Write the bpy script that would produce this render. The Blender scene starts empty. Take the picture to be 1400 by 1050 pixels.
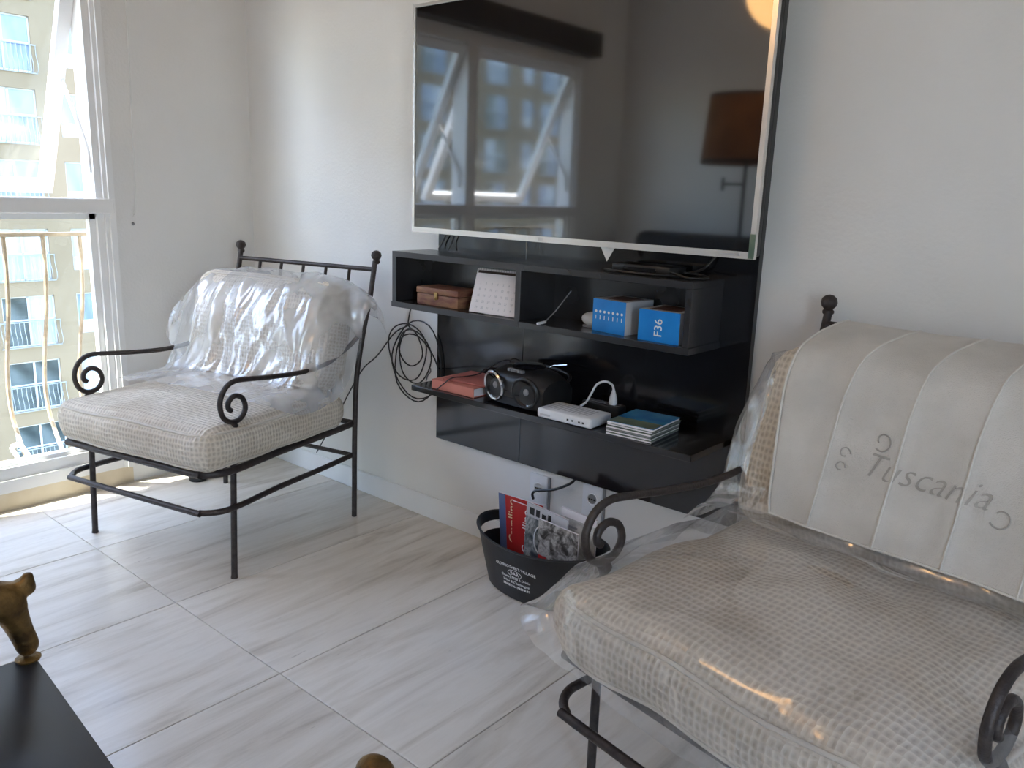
import bpy, bmesh, math, random
import numpy as np
from mathutils import Vector, Matrix, noise
random.seed(7)
PI = math.pi
SC = bpy.context.scene
COL = SC.collection

# ------------------------------------------------------------------ camera
CAM = Vector((3.2256, -2.0268, 1.2))
def cam_setup():
    yaw, pitch, roll = -0.703401622, 0.228402007, 0.0344014758
    f = Vector((math.sin(yaw)*math.cos(pitch), math.cos(yaw)*math.cos(pitch), -math.sin(pitch)))
    r = Vector((math.cos(yaw), -math.sin(yaw), 0)); u = r.cross(f)
    r2 = math.cos(roll)*r + math.sin(roll)*u; u2 = -math.sin(roll)*r + math.cos(roll)*u
    m = Matrix(((r2.x, u2.x, -f.x, CAM.x), (r2.y, u2.y, -f.y, CAM.y), (r2.z, u2.z, -f.z, CAM.z), (0, 0, 0, 1)))
    cd = bpy.data.cameras.new('camera'); cd.sensor_width = 36; cd.lens = 1123.4738/1400*36
    cd.clip_start = .02; cd.clip_end = 300
    o = bpy.data.objects.new('camera', cd); COL.objects.link(o); o.matrix_world = m
    SC.camera = o
cam_setup()

# ------------------------------------------------------------------ world, sun, exposure
SUN_DIR = Vector((.20, .62, -1.0)).normalized()      # direction the sunlight travels
SKY_STRENGTH = .55
SUN_STRENGTH = 9.0
EXPOSURE = 2.36
def world_setup():
    w = bpy.data.worlds.new('world'); SC.world = w; w.use_nodes = True
    nt = w.node_tree; bg = nt.nodes['Background']
    sky = nt.nodes.new('ShaderNodeTexSky'); sky.sky_type = 'NISHITA'; sky.sun_disc = False
    sky.sun_elevation = math.asin(-SUN_DIR.z)
    sky.sun_rotation = math.atan2(-SUN_DIR.x, -SUN_DIR.y)
    sky.dust_density = 1.0
    nt.links.new(sky.outputs[0], bg.inputs[0]); bg.inputs[1].default_value = SKY_STRENGTH
    sd = bpy.data.lights.new('sun', 'SUN'); sd.energy = SUN_STRENGTH; sd.angle = .0093; sd.color = (1, .95, .86)
    so = bpy.data.objects.new('sun', sd); COL.objects.link(so)
    so.rotation_euler = SUN_DIR.to_track_quat('-Z', 'Y').to_euler(); so.location = (-3, -6, 10)
    # sampling portals in the window and the added door opening (they emit nothing themselves)
    for (sx, sy, mw) in ((2.0, 1.95, Matrix(((0, 0, -1, -.13), (1, 0, 0, -1.59), (0, -1, 0, 1.05), (0, 0, 0, 1)))),
                         (.65, 2.2, Matrix(((0, 0, 1, 4.84), (1, 0, 0, -2.425), (0, 1, 0, 1.11), (0, 0, 0, 1))))):
        pd = bpy.data.lights.new('window_portal', 'AREA'); pd.shape = 'RECTANGLE'; pd.size = sx; pd.size_y = sy
        pd.cycles.is_portal = True
        po = bpy.data.objects.new('window_portal', pd); COL.objects.link(po); po.matrix_world = mw
world_setup()
SC.view_settings.view_transform = 'Standard'; SC.view_settings.look = 'None'
SC.view_settings.gamma = 1; SC.view_settings.use_curve_mapping = False
SC.view_settings.exposure = EXPOSURE
SC.cycles.max_bounces = 10; SC.cycles.diffuse_bounces = 6; SC.cycles.transparent_max_bounces = 24
SC.cycles.sample_clamp_indirect = 8

# ------------------------------------------------------------------ materials
MATS = {}
def principled(name, color, rough=.5, metal=0, spec=.5, ior=1.45, coat=0):
    m = bpy.data.materials.new(name); m.use_nodes = True
    b = m.node_tree.nodes['Principled BSDF']
    b.inputs['Base Color'].default_value = (*color, 1); b.inputs['Roughness'].default_value = rough
    b.inputs['Metallic'].default_value = metal; b.inputs['Specular IOR Level'].default_value = spec
    b.inputs['IOR'].default_value = ior; b.inputs['Coat Weight'].default_value = coat
    MATS[name] = m
    return m
def nd(m, t, **kw):
    n = m.node_tree.nodes.new(t)
    for k, v in kw.items():
        if k in n.inputs: n.inputs[k].default_value = v
        else: setattr(n, k, v)
    return n
def lk(m, a, b): m.node_tree.links.new(a, b)
def bsdf(m): return m.node_tree.nodes['Principled BSDF']
def coords(m, kind='Object', scale=(1, 1, 1), rot=(0, 0, 0)):
    tc = nd(m, 'ShaderNodeTexCoord'); mp = nd(m, 'ShaderNodeMapping')
    mp.inputs['Scale'].default_value = scale; mp.inputs['Rotation'].default_value = rot
    lk(m, tc.outputs[kind], mp.inputs['Vector'])
    return mp.outputs['Vector']
def ramp(m, fac, stops):
    r = nd(m, 'ShaderNodeValToRGB'); e = r.color_ramp.elements
    while len(e) > len(stops): e.remove(e[-1])
    while len(e) < len(stops): e.new(1)
    for el, (p, c) in zip(e, stops): el.position = p; el.color = (*c, 1)
    lk(m, fac, r.inputs['Fac'])
    return r.outputs['Color']
def mottled(name, c1, c2, scale=8, rough=.6, bump=0, bscale=60, metal=0, spec=.5, stretch=(1, 1, 1), detail=4, kind='Object'):
    m = principled(name, c1, rough, metal, spec)
    v = coords(m, kind, stretch)
    n = nd(m, 'ShaderNodeTexNoise', Scale=scale, Detail=detail); lk(m, v, n.inputs['Vector'])
    lk(m, ramp(m, n.outputs['Fac'], [(.35, c1), (.65, c2)]), bsdf(m).inputs['Base Color'])
    if bump:
        n2 = nd(m, 'ShaderNodeTexNoise', Scale=bscale, Detail=3); lk(m, v, n2.inputs['Vector'])
        b = nd(m, 'ShaderNodeBump', Strength=bump, Distance=.004); lk(m, n2.outputs['Fac'], b.inputs['Height'])
        lk(m, b.outputs['Normal'], bsdf(m).inputs['Normal'])
    return m

mottled('wall_paint', (.745, .735, .715), (.775, .765, .745), 3, .75, .25, 90)
mottled('ceiling_paint', (.8, .79, .77), (.83, .82, .8), 3, .8)
mottled('baseboard', (.78, .78, .78), (.82, .82, .82), 5, .4)
mottled('sill_stone', (.62, .53, .38), (.68, .6, .46), 12, .5)
mottled('white_alu', (.8, .8, .79), (.84, .84, .83), 4, .35)
mottled('iron', (.035, .028, .027), (.06, .048, .045), 60, .45, .3, 220, metal=.35)
mottled('black_gloss', (.006, .006, .008), (.009, .009, .011), 3, .12, spec=.9)
mottled('black_satin', (.02, .02, .023), (.028, .028, .031), 5, .25, spec=.9)
mottled('lit_edge_black', (.05, .05, .055), (.065, .065, .07), 5, .4, spec=.5)
principled('tv_screen', (.006, .006, .007), .045, ior=2.3)
mottled('tv_bezel', (.8, .76, .72), (.84, .8, .76), 4, .25, metal=.6)
mottled('tv_back', (.01, .01, .01), (.015, .015, .015), 4, .4)
mottled('black_plastic', (.012, .012, .013), (.02, .02, .021), 20, .35)
mottled('tub_plastic', (.014, .015, .018), (.02, .021, .024), 9, .42, .15, 40)
mottled('white_plastic', (.72, .73, .76), (.78, .79, .81), 9, .35)
mottled('grey_plastic', (.22, .22, .23), (.3, .3, .31), 9, .4)
mottled('chrome', (.6, .62, .66), (.7, .72, .75), 20, .15, metal=1)
mottled('paper', (.82, .78, .8), (.86, .83, .84), 5, .7)
mottled('print_grey', (.5, .5, .53), (.56, .56, .58), 5, .7)
mottled('print_white', (.8, .8, .8), (.85, .85, .85), 5, .7)
mottled('box_blue', (.006, .2, .62), (.01, .25, .7), 14, .35)
mottled('box_white', (.5, .5, .52), (.62, .61, .62), 10, .5)
mottled('box_brown', (.09, .03, .02), (.2, .12, .1), 30, .5)
mottled('notebook', (.52, .17, .12), (.6, .21, .15), 8, .55)
mottled('notebook_dark', (.36, .11, .085), (.42, .13, .1), 8, .6)
mottled('wood_box', (.16, .055, .04), (.33, .17, .09), 18, .4, .3, 80, stretch=(1, 1, 4))
mottled('brass', (.55, .38, .16), (.4, .26, .1), 40, .35, metal=.9)
mottled('bronze', (.09, .055, .025), (.33, .2, .07), 28, .38, .5, 120, metal=.85)
mottled('table_black', (.016, .018, .027), (.024, .027, .039), 6, .38)
mottled('red_cover', (.42, .02, .025), (.5, .035, .03), 9, .35)
mottled('blue_cover', (.08, .11, .22), (.12, .16, .3), 9, .35)
mottled('yellow_print', (.75, .62, .35), (.8, .7, .45), 9, .5)
mottled('orange_shade', (.16, .06, .022), (.25, .105, .04), 6, .8)
mottled('shade_band', (.03, .018, .012), (.045, .025, .018), 6, .7)
mottled('sofa_dark', (.02, .019, .02), (.03, .028, .029), 9, .8)
mottled('blind_dark', (.03, .026, .024), (.04, .034, .03), 6, .8)
mottled('cord_white', (.72, .72, .7), (.78, .78, .75), 8, .5)
mottled('rail_paint', (.26, .19, .12), (.36, .28, .19), 25, .5)
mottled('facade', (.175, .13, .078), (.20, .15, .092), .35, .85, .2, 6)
mottled('facade_frame', (.36, .37, .37), (.4, .41, .41), 2, .5)
mottled('pane_pale', (.25, .29, .34), (.36, .39, .42), 1.2, .25, stretch=(1, 5, .3))
mottled('pane_blue', (.12, .16, .23), (.2, .25, .33), .8, .12, stretch=(1, 2, .6))
mottled('pane_dark', (.03, .04, .04), (.1, .12, .12), 1.1, .08)
mottled('facade_rail', (.2, .22, .22), (.26, .28, .28), 2, .5)
mottled('facade_panel', (.28, .3, .33), (.32, .34, .37), 1, .4)
mottled('bounce_slab_tile', (.55, .5, .44), (.6, .55, .49), 6, .6)
mottled('asphalt', (.12, .12, .12), (.18, .18, .17), 2, .9)
mottled('towel', (.585, .555, .51), (.67, .635, .585), 9, .9, .5, 420, spec=.1)
mottled('towel_seam', (.66, .63, .58), (.72, .69, .63), 9, .9, .4, 400, spec=.1)
mottled('embroidery', (.36, .335, .3), (.41, .38, .34), 30, .8)
mottled('disc_blue', (.02, .16, .4), (.05, .28, .5), 12, .25)
mottled('disc_green', (.07, .12, .09), (.2, .24, .17), 16, .3)
mottled('tag_paper', (.8, .8, .78), (.86, .86, .84), 6, .6)

def travertine():
    m = principled('travertine', (.5, .47, .43), .22, spec=.5)
    g = nd(m, 'ShaderNodeNewGeometry')
    oi = nd(m, 'ShaderNodeObjectInfo')
    add = nd(m, 'ShaderNodeVectorMath', operation='ADD'); lk(m, g.outputs['Position'], add.inputs[0])
    sc = nd(m, 'ShaderNodeVectorMath', operation='SCALE'); sc.inputs['Scale'].default_value = 37.0
    cmb = nd(m, 'ShaderNodeCombineXYZ'); lk(m, oi.outputs['Random'], cmb.inputs[0]); lk(m, oi.outputs['Random'], cmb.inputs[1])
    lk(m, cmb.outputs[0], sc.inputs[0]); lk(m, sc.outputs[0], add.inputs[1])
    mp = nd(m, 'ShaderNodeMapping'); mp.inputs['Scale'].default_value = (9, 1.1, 1); mp.inputs['Rotation'].default_value = (0, 0, .12)
    lk(m, add.outputs[0], mp.inputs['Vector'])
    n1 = nd(m, 'ShaderNodeTexNoise', Scale=1.6, Detail=7, Roughness=.62, Distortion=.5); lk(m, mp.outputs[0], n1.inputs['Vector'])
    c1 = ramp(m, n1.outputs['Fac'], [(.25, (.43, .375, .31)), (.42, (.64, .585, .51)), (.55, (.73, .68, .61)), (.75, (.62, .565, .495))])
    mp2 = nd(m, 'ShaderNodeMapping'); mp2.inputs['Scale'].default_value = (26, 3.2, 1); mp2.inputs['Rotation'].default_value = (0, 0, .12)
    lk(m, add.outputs[0], mp2.inputs['Vector'])
    n2 = nd(m, 'ShaderNodeTexNoise', Scale=1.3, Detail=5, Roughness=.7); lk(m, mp2.outputs[0], n2.inputs['Vector'])
    pits = ramp(m, n2.outputs['Fac'], [(.66, (0, 0, 0)), (.76, (1, 1, 1))])
    mx = nd(m, 'ShaderNodeMix', data_type='RGBA'); lk(m, pits, mx.inputs[0]); lk(m, c1, mx.inputs[6])
    mx.inputs[7].default_value = (.3, .255, .215, 1)
    # slight tone change from slab to slab
    hs = nd(m, 'ShaderNodeHueSaturation'); mr = nd(m, 'ShaderNodeMapRange')
    mr.inputs['To Min'].default_value = .93; mr.inputs['To Max'].default_value = 1.05
    lk(m, oi.outputs['Random'], mr.inputs['Value']); lk(m, mr.outputs[0], hs.inputs['Value'])
    lk(m, mx.outputs[2], hs.inputs['Color']); lk(m, hs.outputs['Color'], bsdf(m).inputs['Base Color'])
    rr = nd(m, 'ShaderNodeMapRange'); rr.inputs['To Min'].default_value = .14; rr.inputs['To Max'].default_value = .27
    lk(m, n1.outputs['Fac'], rr.inputs['Value']); lk(m, rr.outputs[0], bsdf(m).inputs['Roughness'])
    return m
travertine()
mottled('grout', (.3, .27, .24), (.36, .33, .29), 30, .9)

def waffle(name, c_hi, c_lo, cell):
    """woven waffle fabric: fine relief and colour on the cushion's UVs (metres)"""
    m = principled(name, c_hi, .92, spec=.1)
    tc = nd(m, 'ShaderNodeTexCoord')
    nz = nd(m, 'ShaderNodeTexNoise', Scale=35, Detail=2); lk(m, tc.outputs['UV'], nz.inputs['Vector'])
    jit = nd(m, 'ShaderNodeVectorMath', operation='SCALE'); jit.inputs['Scale'].default_value = .007
    lk(m, nz.outputs['Color'], jit.inputs[0])
    ad = nd(m, 'ShaderNodeVectorMath', operation='ADD'); lk(m, tc.outputs['UV'], ad.inputs[0]); lk(m, jit.outputs[0], ad.inputs[1])
    mp = nd(m, 'ShaderNodeMapping'); mp.inputs['Scale'].default_value = (1/cell[0], 1/cell[1], 1)
    lk(m, ad.outputs[0], mp.inputs['Vector'])
    vo = nd(m, 'ShaderNodeTexVoronoi', voronoi_dimensions='2D', Scale=1.0, Randomness=.2)
    lk(m, mp.outputs[0], vo.inputs['Vector'])
    n3 = nd(m, 'ShaderNodeTexNoise', Scale=5, Detail=4); lk(m, tc.outputs['UV'], n3.inputs['Vector'])
    cA = ramp(m, vo.outputs['Distance'], [(.16, c_lo), (.5, c_hi)])  # dimples coloured darker, painting the shade in the weave's hollows
    tint = ramp(m, n3.outputs['Fac'], [(.3, (.78, .74, .68)), (.6, (1, 1, 1))])
    mx = nd(m, 'ShaderNodeMix', data_type='RGBA', blend_type='MULTIPLY'); mx.inputs[0].default_value = 1
    lk(m, cA, mx.inputs[6]); lk(m, tint, mx.inputs[7]); lk(m, mx.outputs[2], bsdf(m).inputs['Base Color'])
    b = nd(m, 'ShaderNodeBump', Strength=.8, Distance=.006); lk(m, vo.outputs['Distance'], b.inputs['Height'])
    lk(m, b.outputs['Normal'], bsdf(m).inputs['Normal'])
    return m
waffle('waffle_fabric', (.75, .685, .59), (.56, .50, .42), (.0125, .0155))
mottled('piping', (.6, .55, .47), (.66, .6, .52), 30, .9, .3, 200)

def schlick(m, f0=.04, gain=1.0, normal=None):
    lw = nd(m, 'ShaderNodeLayerWeight', Blend=.5)
    if normal is not None: lk(m, normal, lw.inputs['Normal'])
    pw = nd(m, 'ShaderNodeMath', operation='POWER'); lk(m, lw.outputs['Facing'], pw.inputs[0]); pw.inputs[1].default_value = 5
    ma = nd(m, 'ShaderNodeMath', operation='MULTIPLY_ADD'); lk(m, pw.outputs[0], ma.inputs[0])
    ma.inputs[1].default_value = (1-f0)*gain; ma.inputs[2].default_value = f0
    return ma.outputs[0]
def film(name, haze=.10, gloss=.22, bump=1.0, mscale=(16, 16, 7), mrot=(.4, .2, .7), rough=.16):
    m = bpy.data.materials.new(name); m.use_nodes = True; MATS[name] = m
    nt = m.node_tree; nt.nodes.clear()
    out = nd(m, 'ShaderNodeOutputMaterial')
    v = coords(m, 'Object', (1, 1, 1))
    mpa = nd(m, 'ShaderNodeMapping'); mpa.inputs['Scale'].default_value = mscale; mpa.inputs['Rotation'].default_value = mrot
    lk(m, v, mpa.inputs['Vector'])
    n = nd(m, 'ShaderNodeTexNoise', Scale=1.0, Detail=4, Roughness=.55, Distortion=1.5); n.noise_type = 'RIDGED_MULTIFRACTAL'
    lk(m, mpa.outputs[0], n.inputs['Vector'])
    bp = nd(m, 'ShaderNodeBump', Strength=bump, Distance=.012); lk(m, n.outputs['Fac'], bp.inputs['Height'])
    tr = nd(m, 'ShaderNodeBsdfTransparent'); tr.inputs['Color'].default_value = (.97, .975, .985, 1)
    gl = nd(m, 'ShaderNodeBsdfAnisotropic'); gl.inputs['Color'].default_value = (1, 1, 1, 1); gl.inputs['Roughness'].default_value = rough
    lk(m, bp.outputs['Normal'], gl.inputs['Normal'])
    df = nd(m, 'ShaderNodeBsdfDiffuse'); df.inputs['Color'].default_value = (.85, .87, .9, 1); lk(m, bp.outputs['Normal'], df.inputs['Normal'])
    tl = nd(m, 'ShaderNodeBsdfTranslucent'); tl.inputs['Color'].default_value = (.85, .87, .9, 1)
    mt = nd(m, 'ShaderNodeMixShader', Fac=.4); lk(m, df.outputs[0], mt.inputs[1]); lk(m, tl.outputs[0], mt.inputs[2])
    fac = schlick(m, gloss*.4, .8, bp.outputs['Normal'])
    n2 = nd(m, 'ShaderNodeTexNoise', Scale=7, Detail=3); lk(m, v, n2.inputs['Vector'])
    hz = nd(m, 'ShaderNodeMapRange'); hz.inputs['From Min'].default_value = .35; hz.inputs['From Max'].default_value = .7
    hz.inputs['To Min'].default_value = haze*.6; hz.inputs['To Max'].default_value = haze*1.4
    lk(m, n2.outputs['Fac'], hz.inputs['Value'])
    m1 = nd(m, 'ShaderNodeMixShader'); lk(m, hz.outputs[0], m1.inputs[0]); lk(m, tr.outputs[0], m1.inputs[1]); lk(m, mt.outputs[0], m1.inputs[2])
    m2 = nd(m, 'ShaderNodeMixShader'); lk(m, fac, m2.inputs[0]); lk(m, m1.outputs[0], m2.inputs[1]); lk(m, gl.outputs[0], m2.inputs[2])
    lk(m, m2.outputs[0], out.inputs[0])
    return m
film('plastic_film', .34, .32, .9, (15, 5, 4), (.0, .25, .1), .22)
film('plastic_film_side', .22, .45, 1.3, (10, 12, 5), (.2, .2, .3), .14)
film('plastic_film_thin', .15, .26, 1.1, (7, 4, 7), (.1, .2, .6), .13)

def glass():
    m = bpy.data.materials.new('window_glass'); m.use_nodes = True; MATS['window_glass'] = m
    nt = m.node_tree; nt.nodes.clear(); out = nd(m, 'ShaderNodeOutputMaterial')
    tr = nd(m, 'ShaderNodeBsdfTransparent'); tr.inputs['Color'].default_value = (.94, .96, .96, 1)
    gl = nd(m, 'ShaderNodeBsdfAnisotropic'); gl.inputs['Roughness'].default_value = .01
    mx = nd(m, 'ShaderNodeMixShader'); lk(m, schlick(m, .03, .8), mx.inputs[0]); lk(m, tr.outputs[0], mx.inputs[1]); lk(m, gl.outputs[0], mx.inputs[2])
    lk(m, mx.outputs[0], out.inputs[0])
glass()
def emitter(name, color, strength):
    m = bpy.data.materials.new(name); m.use_nodes = True; MATS[name] = m
    b = m.node_tree.nodes['Principled BSDF']; b.inputs['Base Color'].default_value = (*color, 1)
    b.inputs['Emission Color'].default_value = (*color, 1); b.inputs['Emission Strength'].default_value = strength
    return m
emitter('lamp_glow', (1.0, .56, .22), 1.3)

# ------------------------------------------------------------------ mesh helpers
class MB:
    """collects shapes into one mesh"""
    def __init__(self): self.v = []; self.f = []; self.uv = None
    def add(self, vs, fs):
        o = len(self.v); self.v += [tuple(p) for p in vs]; self.f += [tuple(i+o for i in f) for f in fs]; return self
    def box(self, x0, x1, y0, y1, z0, z1, M=None):
        vs = [Vector((x, y, z)) for z in (z0, z1) for y in (y0, y1) for x in (x0, x1)]
        if M is not None: vs = [M @ p for p in vs]
        return self.add(vs, [(0, 2, 3, 1), (4, 5, 7, 6), (0, 1, 5, 4), (2, 6, 7, 3), (0, 4, 6, 2), (1, 3, 7, 5)])
    def bbox(self, x0, x1, y0, y1, z0, z1, r=.003, seg=2, M=None):
        """box with rounded edges"""
        bm = bmesh.new(); bmesh.ops.create_cube(bm, size=1)
        for p in bm.verts: p.co = Vector(((x0+x1)/2+p.co.x*(x1-x0), (y0+y1)/2+p.co.y*(y1-y0), (z0+z1)/2+p.co.z*(z1-z0)))
        bmesh.ops.bevel(bm, geom=list(bm.edges)+list(bm.verts), offset=r, segments=seg, profile=.5, affect='EDGES')
        bm.verts.index_update()
        vs = [M @ p.co if M is not None else p.co.copy() for p in bm.verts]; fs = [[q.index for q in f.verts] for f in bm.faces]
        bm.free(); return self.add(vs, fs)
    def tube(self, pts, r, seg=8, closed=False, rads=None):
        pts = [Vector(p) for p in pts]; n = len(pts)
        ts = []
        for i in range(n):
            a = pts[(i-1) % n] if (closed or i > 0) else pts[0]
            b = pts[(i+1) % n] if (closed or i < n-1) else pts[-1]
            t = (b-a); ts.append(t.normalized() if t.length > 1e-9 else Vector((0, 0, 1)))
        ref = Vector((0, 0, 1)) if abs(ts[0].z) < .9 else Vector((1, 0, 0))
        nrm = ts[0].cross(ref).normalized(); rings = []
        for i in range(n):
            nrm = (nrm - ts[i]*nrm.dot(ts[i])).normalized(); bn = ts[i].cross(nrm)
            rr = rads[i] if rads else r
            rings.append([pts[i]+rr*(math.cos(2*PI*k/seg)*nrm+math.sin(2*PI*k/seg)*bn) for k in range(seg)])
        vs = [p for rg in rings for p in rg]; fs = []
        m = n if closed else n-1
        for i in range(m):
            j = (i+1) % n
            for k in range(seg): fs.append((i*seg+k, i*seg+(k+1) % seg, j*seg+(k+1) % seg, j*seg+k))
        if not closed: fs.append(tuple(range(seg-1, -1, -1))); fs.append(tuple((n-1)*seg+k for k in range(seg)))
        return self.add(vs, fs)
    def lathe(self, prof, seg=24, c=(0, 0, 0), ex=1, ey=1, M=None, cap=True):
        vs = []; fs = []
        for (r, z) in prof:
            for k in range(seg):
                p = Vector((c[0]+r*ex*math.cos(2*PI*k/seg), c[1]+r*ey*math.sin(2*PI*k/seg), c[2]+z))
                vs.append(M @ p if M is not None else p)
        for i in range(len(prof)-1):
            for k in range(seg): fs.append((i*seg+k, i*seg+(k+1) % seg, (i+1)*seg+(k+1) % seg, (i+1)*seg+k))
        if cap:
            fs.append(tuple(range(seg-1, -1, -1))); fs.append(tuple((len(prof)-1)*seg+k for k in range(seg)))
        return self.add(vs, fs)
    def ball(self, c, r, seg=14, rings=8, sc=(1, 1, 1)):
        prof = [(max(1e-4, r*math.sin(PI*i/rings)), -r*math.cos(PI*i/rings)) for i in range(rings+1)]
        return self.lathe([(a, b*sc[2]) for a, b in prof], seg, c, sc[0], sc[1])
    def grid(self, P):
        """P: array [rows][cols][3]"""
        R, Cc = len(P), len(P[0]); vs = [tuple(P[i][j]) for i in range(R) for j in range(Cc)]
        return self.add(vs, [(i*Cc+j, i*Cc+j+1, (i+1)*Cc+j+1, (i+1)*Cc+j) for i in range(R-1) for j in range(Cc-1)])
    def text(self, s, size, M, depth=.0006, shear=0, align='CENTER', spacing=1, offset=0):
        cu = bpy.data.curves.new('t', 'FONT'); cu.body = s; cu.size = size; cu.extrude = depth; cu.shear = shear
        cu.align_x = align; cu.align_y = 'CENTER'; cu.space_character = spacing; cu.offset = offset; cu.resolution_u = 3
        o = bpy.data.objects.new('t', cu); COL.objects.link(o)
        dg = bpy.context.evaluated_depsgraph_get(); me = o.evaluated_get(dg).to_mesh()
        vs = [p.co.copy() for p in me.vertices]; fs = [tuple(p.vertices) for p in me.polygons]
        o.evaluated_get(dg).to_mesh_clear(); bpy.data.objects.remove(o); bpy.data.curves.remove(cu)
        if callable(M): vs = [M(p) for p in vs]
        else: vs = [M @ p for p in vs]
        return self.add(vs, fs)
    def build(self, name, mat, parent=None, smooth=True, angle=40, uvs=False):
        me = bpy.data.meshes.new(name); me.from_pydata(self.v, [], self.f); me.update()
        bm = bmesh.new(); bm.from_mesh(me); bmesh.ops.recalc_face_normals(bm, faces=bm.faces); bm.to_mesh(me); bm.free()
        me.materials.append(MATS[mat] if isinstance(mat, str) else mat)
        if smooth:
            me.shade_smooth(); me.set_sharp_from_angle(angle=math.radians(angle))
        if uvs:
            ul = me.uv_layers.new(name='UVMap')
            for p in me.polygons:
                n = p.normal; ax = max(range(3), key=lambda k: abs(n[k]))
                for li in p.loop_indices:
                    c = me.vertices[me.loops[li].vertex_index].co
                    ul.data[li].uv = (c.x, c.y) if ax == 2 else ((c.x, c.z) if ax == 1 else (c.y, c.z))
        o = bpy.data.objects.new(name, me); COL.objects.link(o)
        if parent is not None: o.parent = parent
        return o
def empty(name, loc=(0, 0, 0), rz=0):
    o = bpy.data.objects.new(name, None); o.empty_display_size = .05; COL.objects.link(o); o.location = loc; o.rotation_euler = (0, 0, rz); return o
def tag(o, label, cat, group=None):
    o['label'] = label; o['category'] = cat
    if group: o['group'] = group
    return o
def struct(o, label=None):
    o['kind'] = 'structure'
    if label: o['label'] = label
    return o
def inst(src, name, parent, loc=(0, 0, 0)):
    o = bpy.data.objects.new(name, src.data); COL.objects.link(o); o.parent = parent; o.location = loc; return o
def catmull(pts, n=6, closed=False):
    P = [np.array(p, float) for p in pts]; m = len(P); out = []
    for i in range(m if closed else m-1):
        p0 = P[(i-1) % m] if (closed or i > 0) else 2*P[0]-P[1]
        p1 = P[i]; p2 = P[(i+1) % m]; p3 = P[(i+2) % m] if (closed or i < m-2) else 2*P[-1]-P[-2]
        for k in range(n):
            t = k/n; out.append(.5*((2*p1)+(-p0+p2)*t+(2*p0-5*p1+4*p2-p3)*t*t+(-p0+3*p1-3*p2+p3)*t**3))
    if not closed: out.append(P[-1])
    return out
def surf(ctrl, nu, nv):
    """smooth surface through a grid of control points"""
    rows = [catmull(r, nu) for r in ctrl]
    cols = [catmull([rows[i][j] for i in range(len(rows))], nv) for j in range(len(rows[0]))]
    return [[cols[j][i] for j in range(len(cols))] for i in range(len(cols[0]))]
def R(axis, a): return Matrix.Rotation(a, 4, axis)
def T(x, y, z): return Matrix.Translation((x, y, z))
def ridg(p, s, seed=0):
    q = Vector((p[0]*s+seed, p[1]*s-seed, p[2]*s+2*seed)); return 1-abs(noise.noise(q))*2
def ns(p, s, seed=0): return noise.noise(Vector((p[0]*s+seed, p[1]*s-seed*1.7, p[2]*s+seed*.6)))

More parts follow.
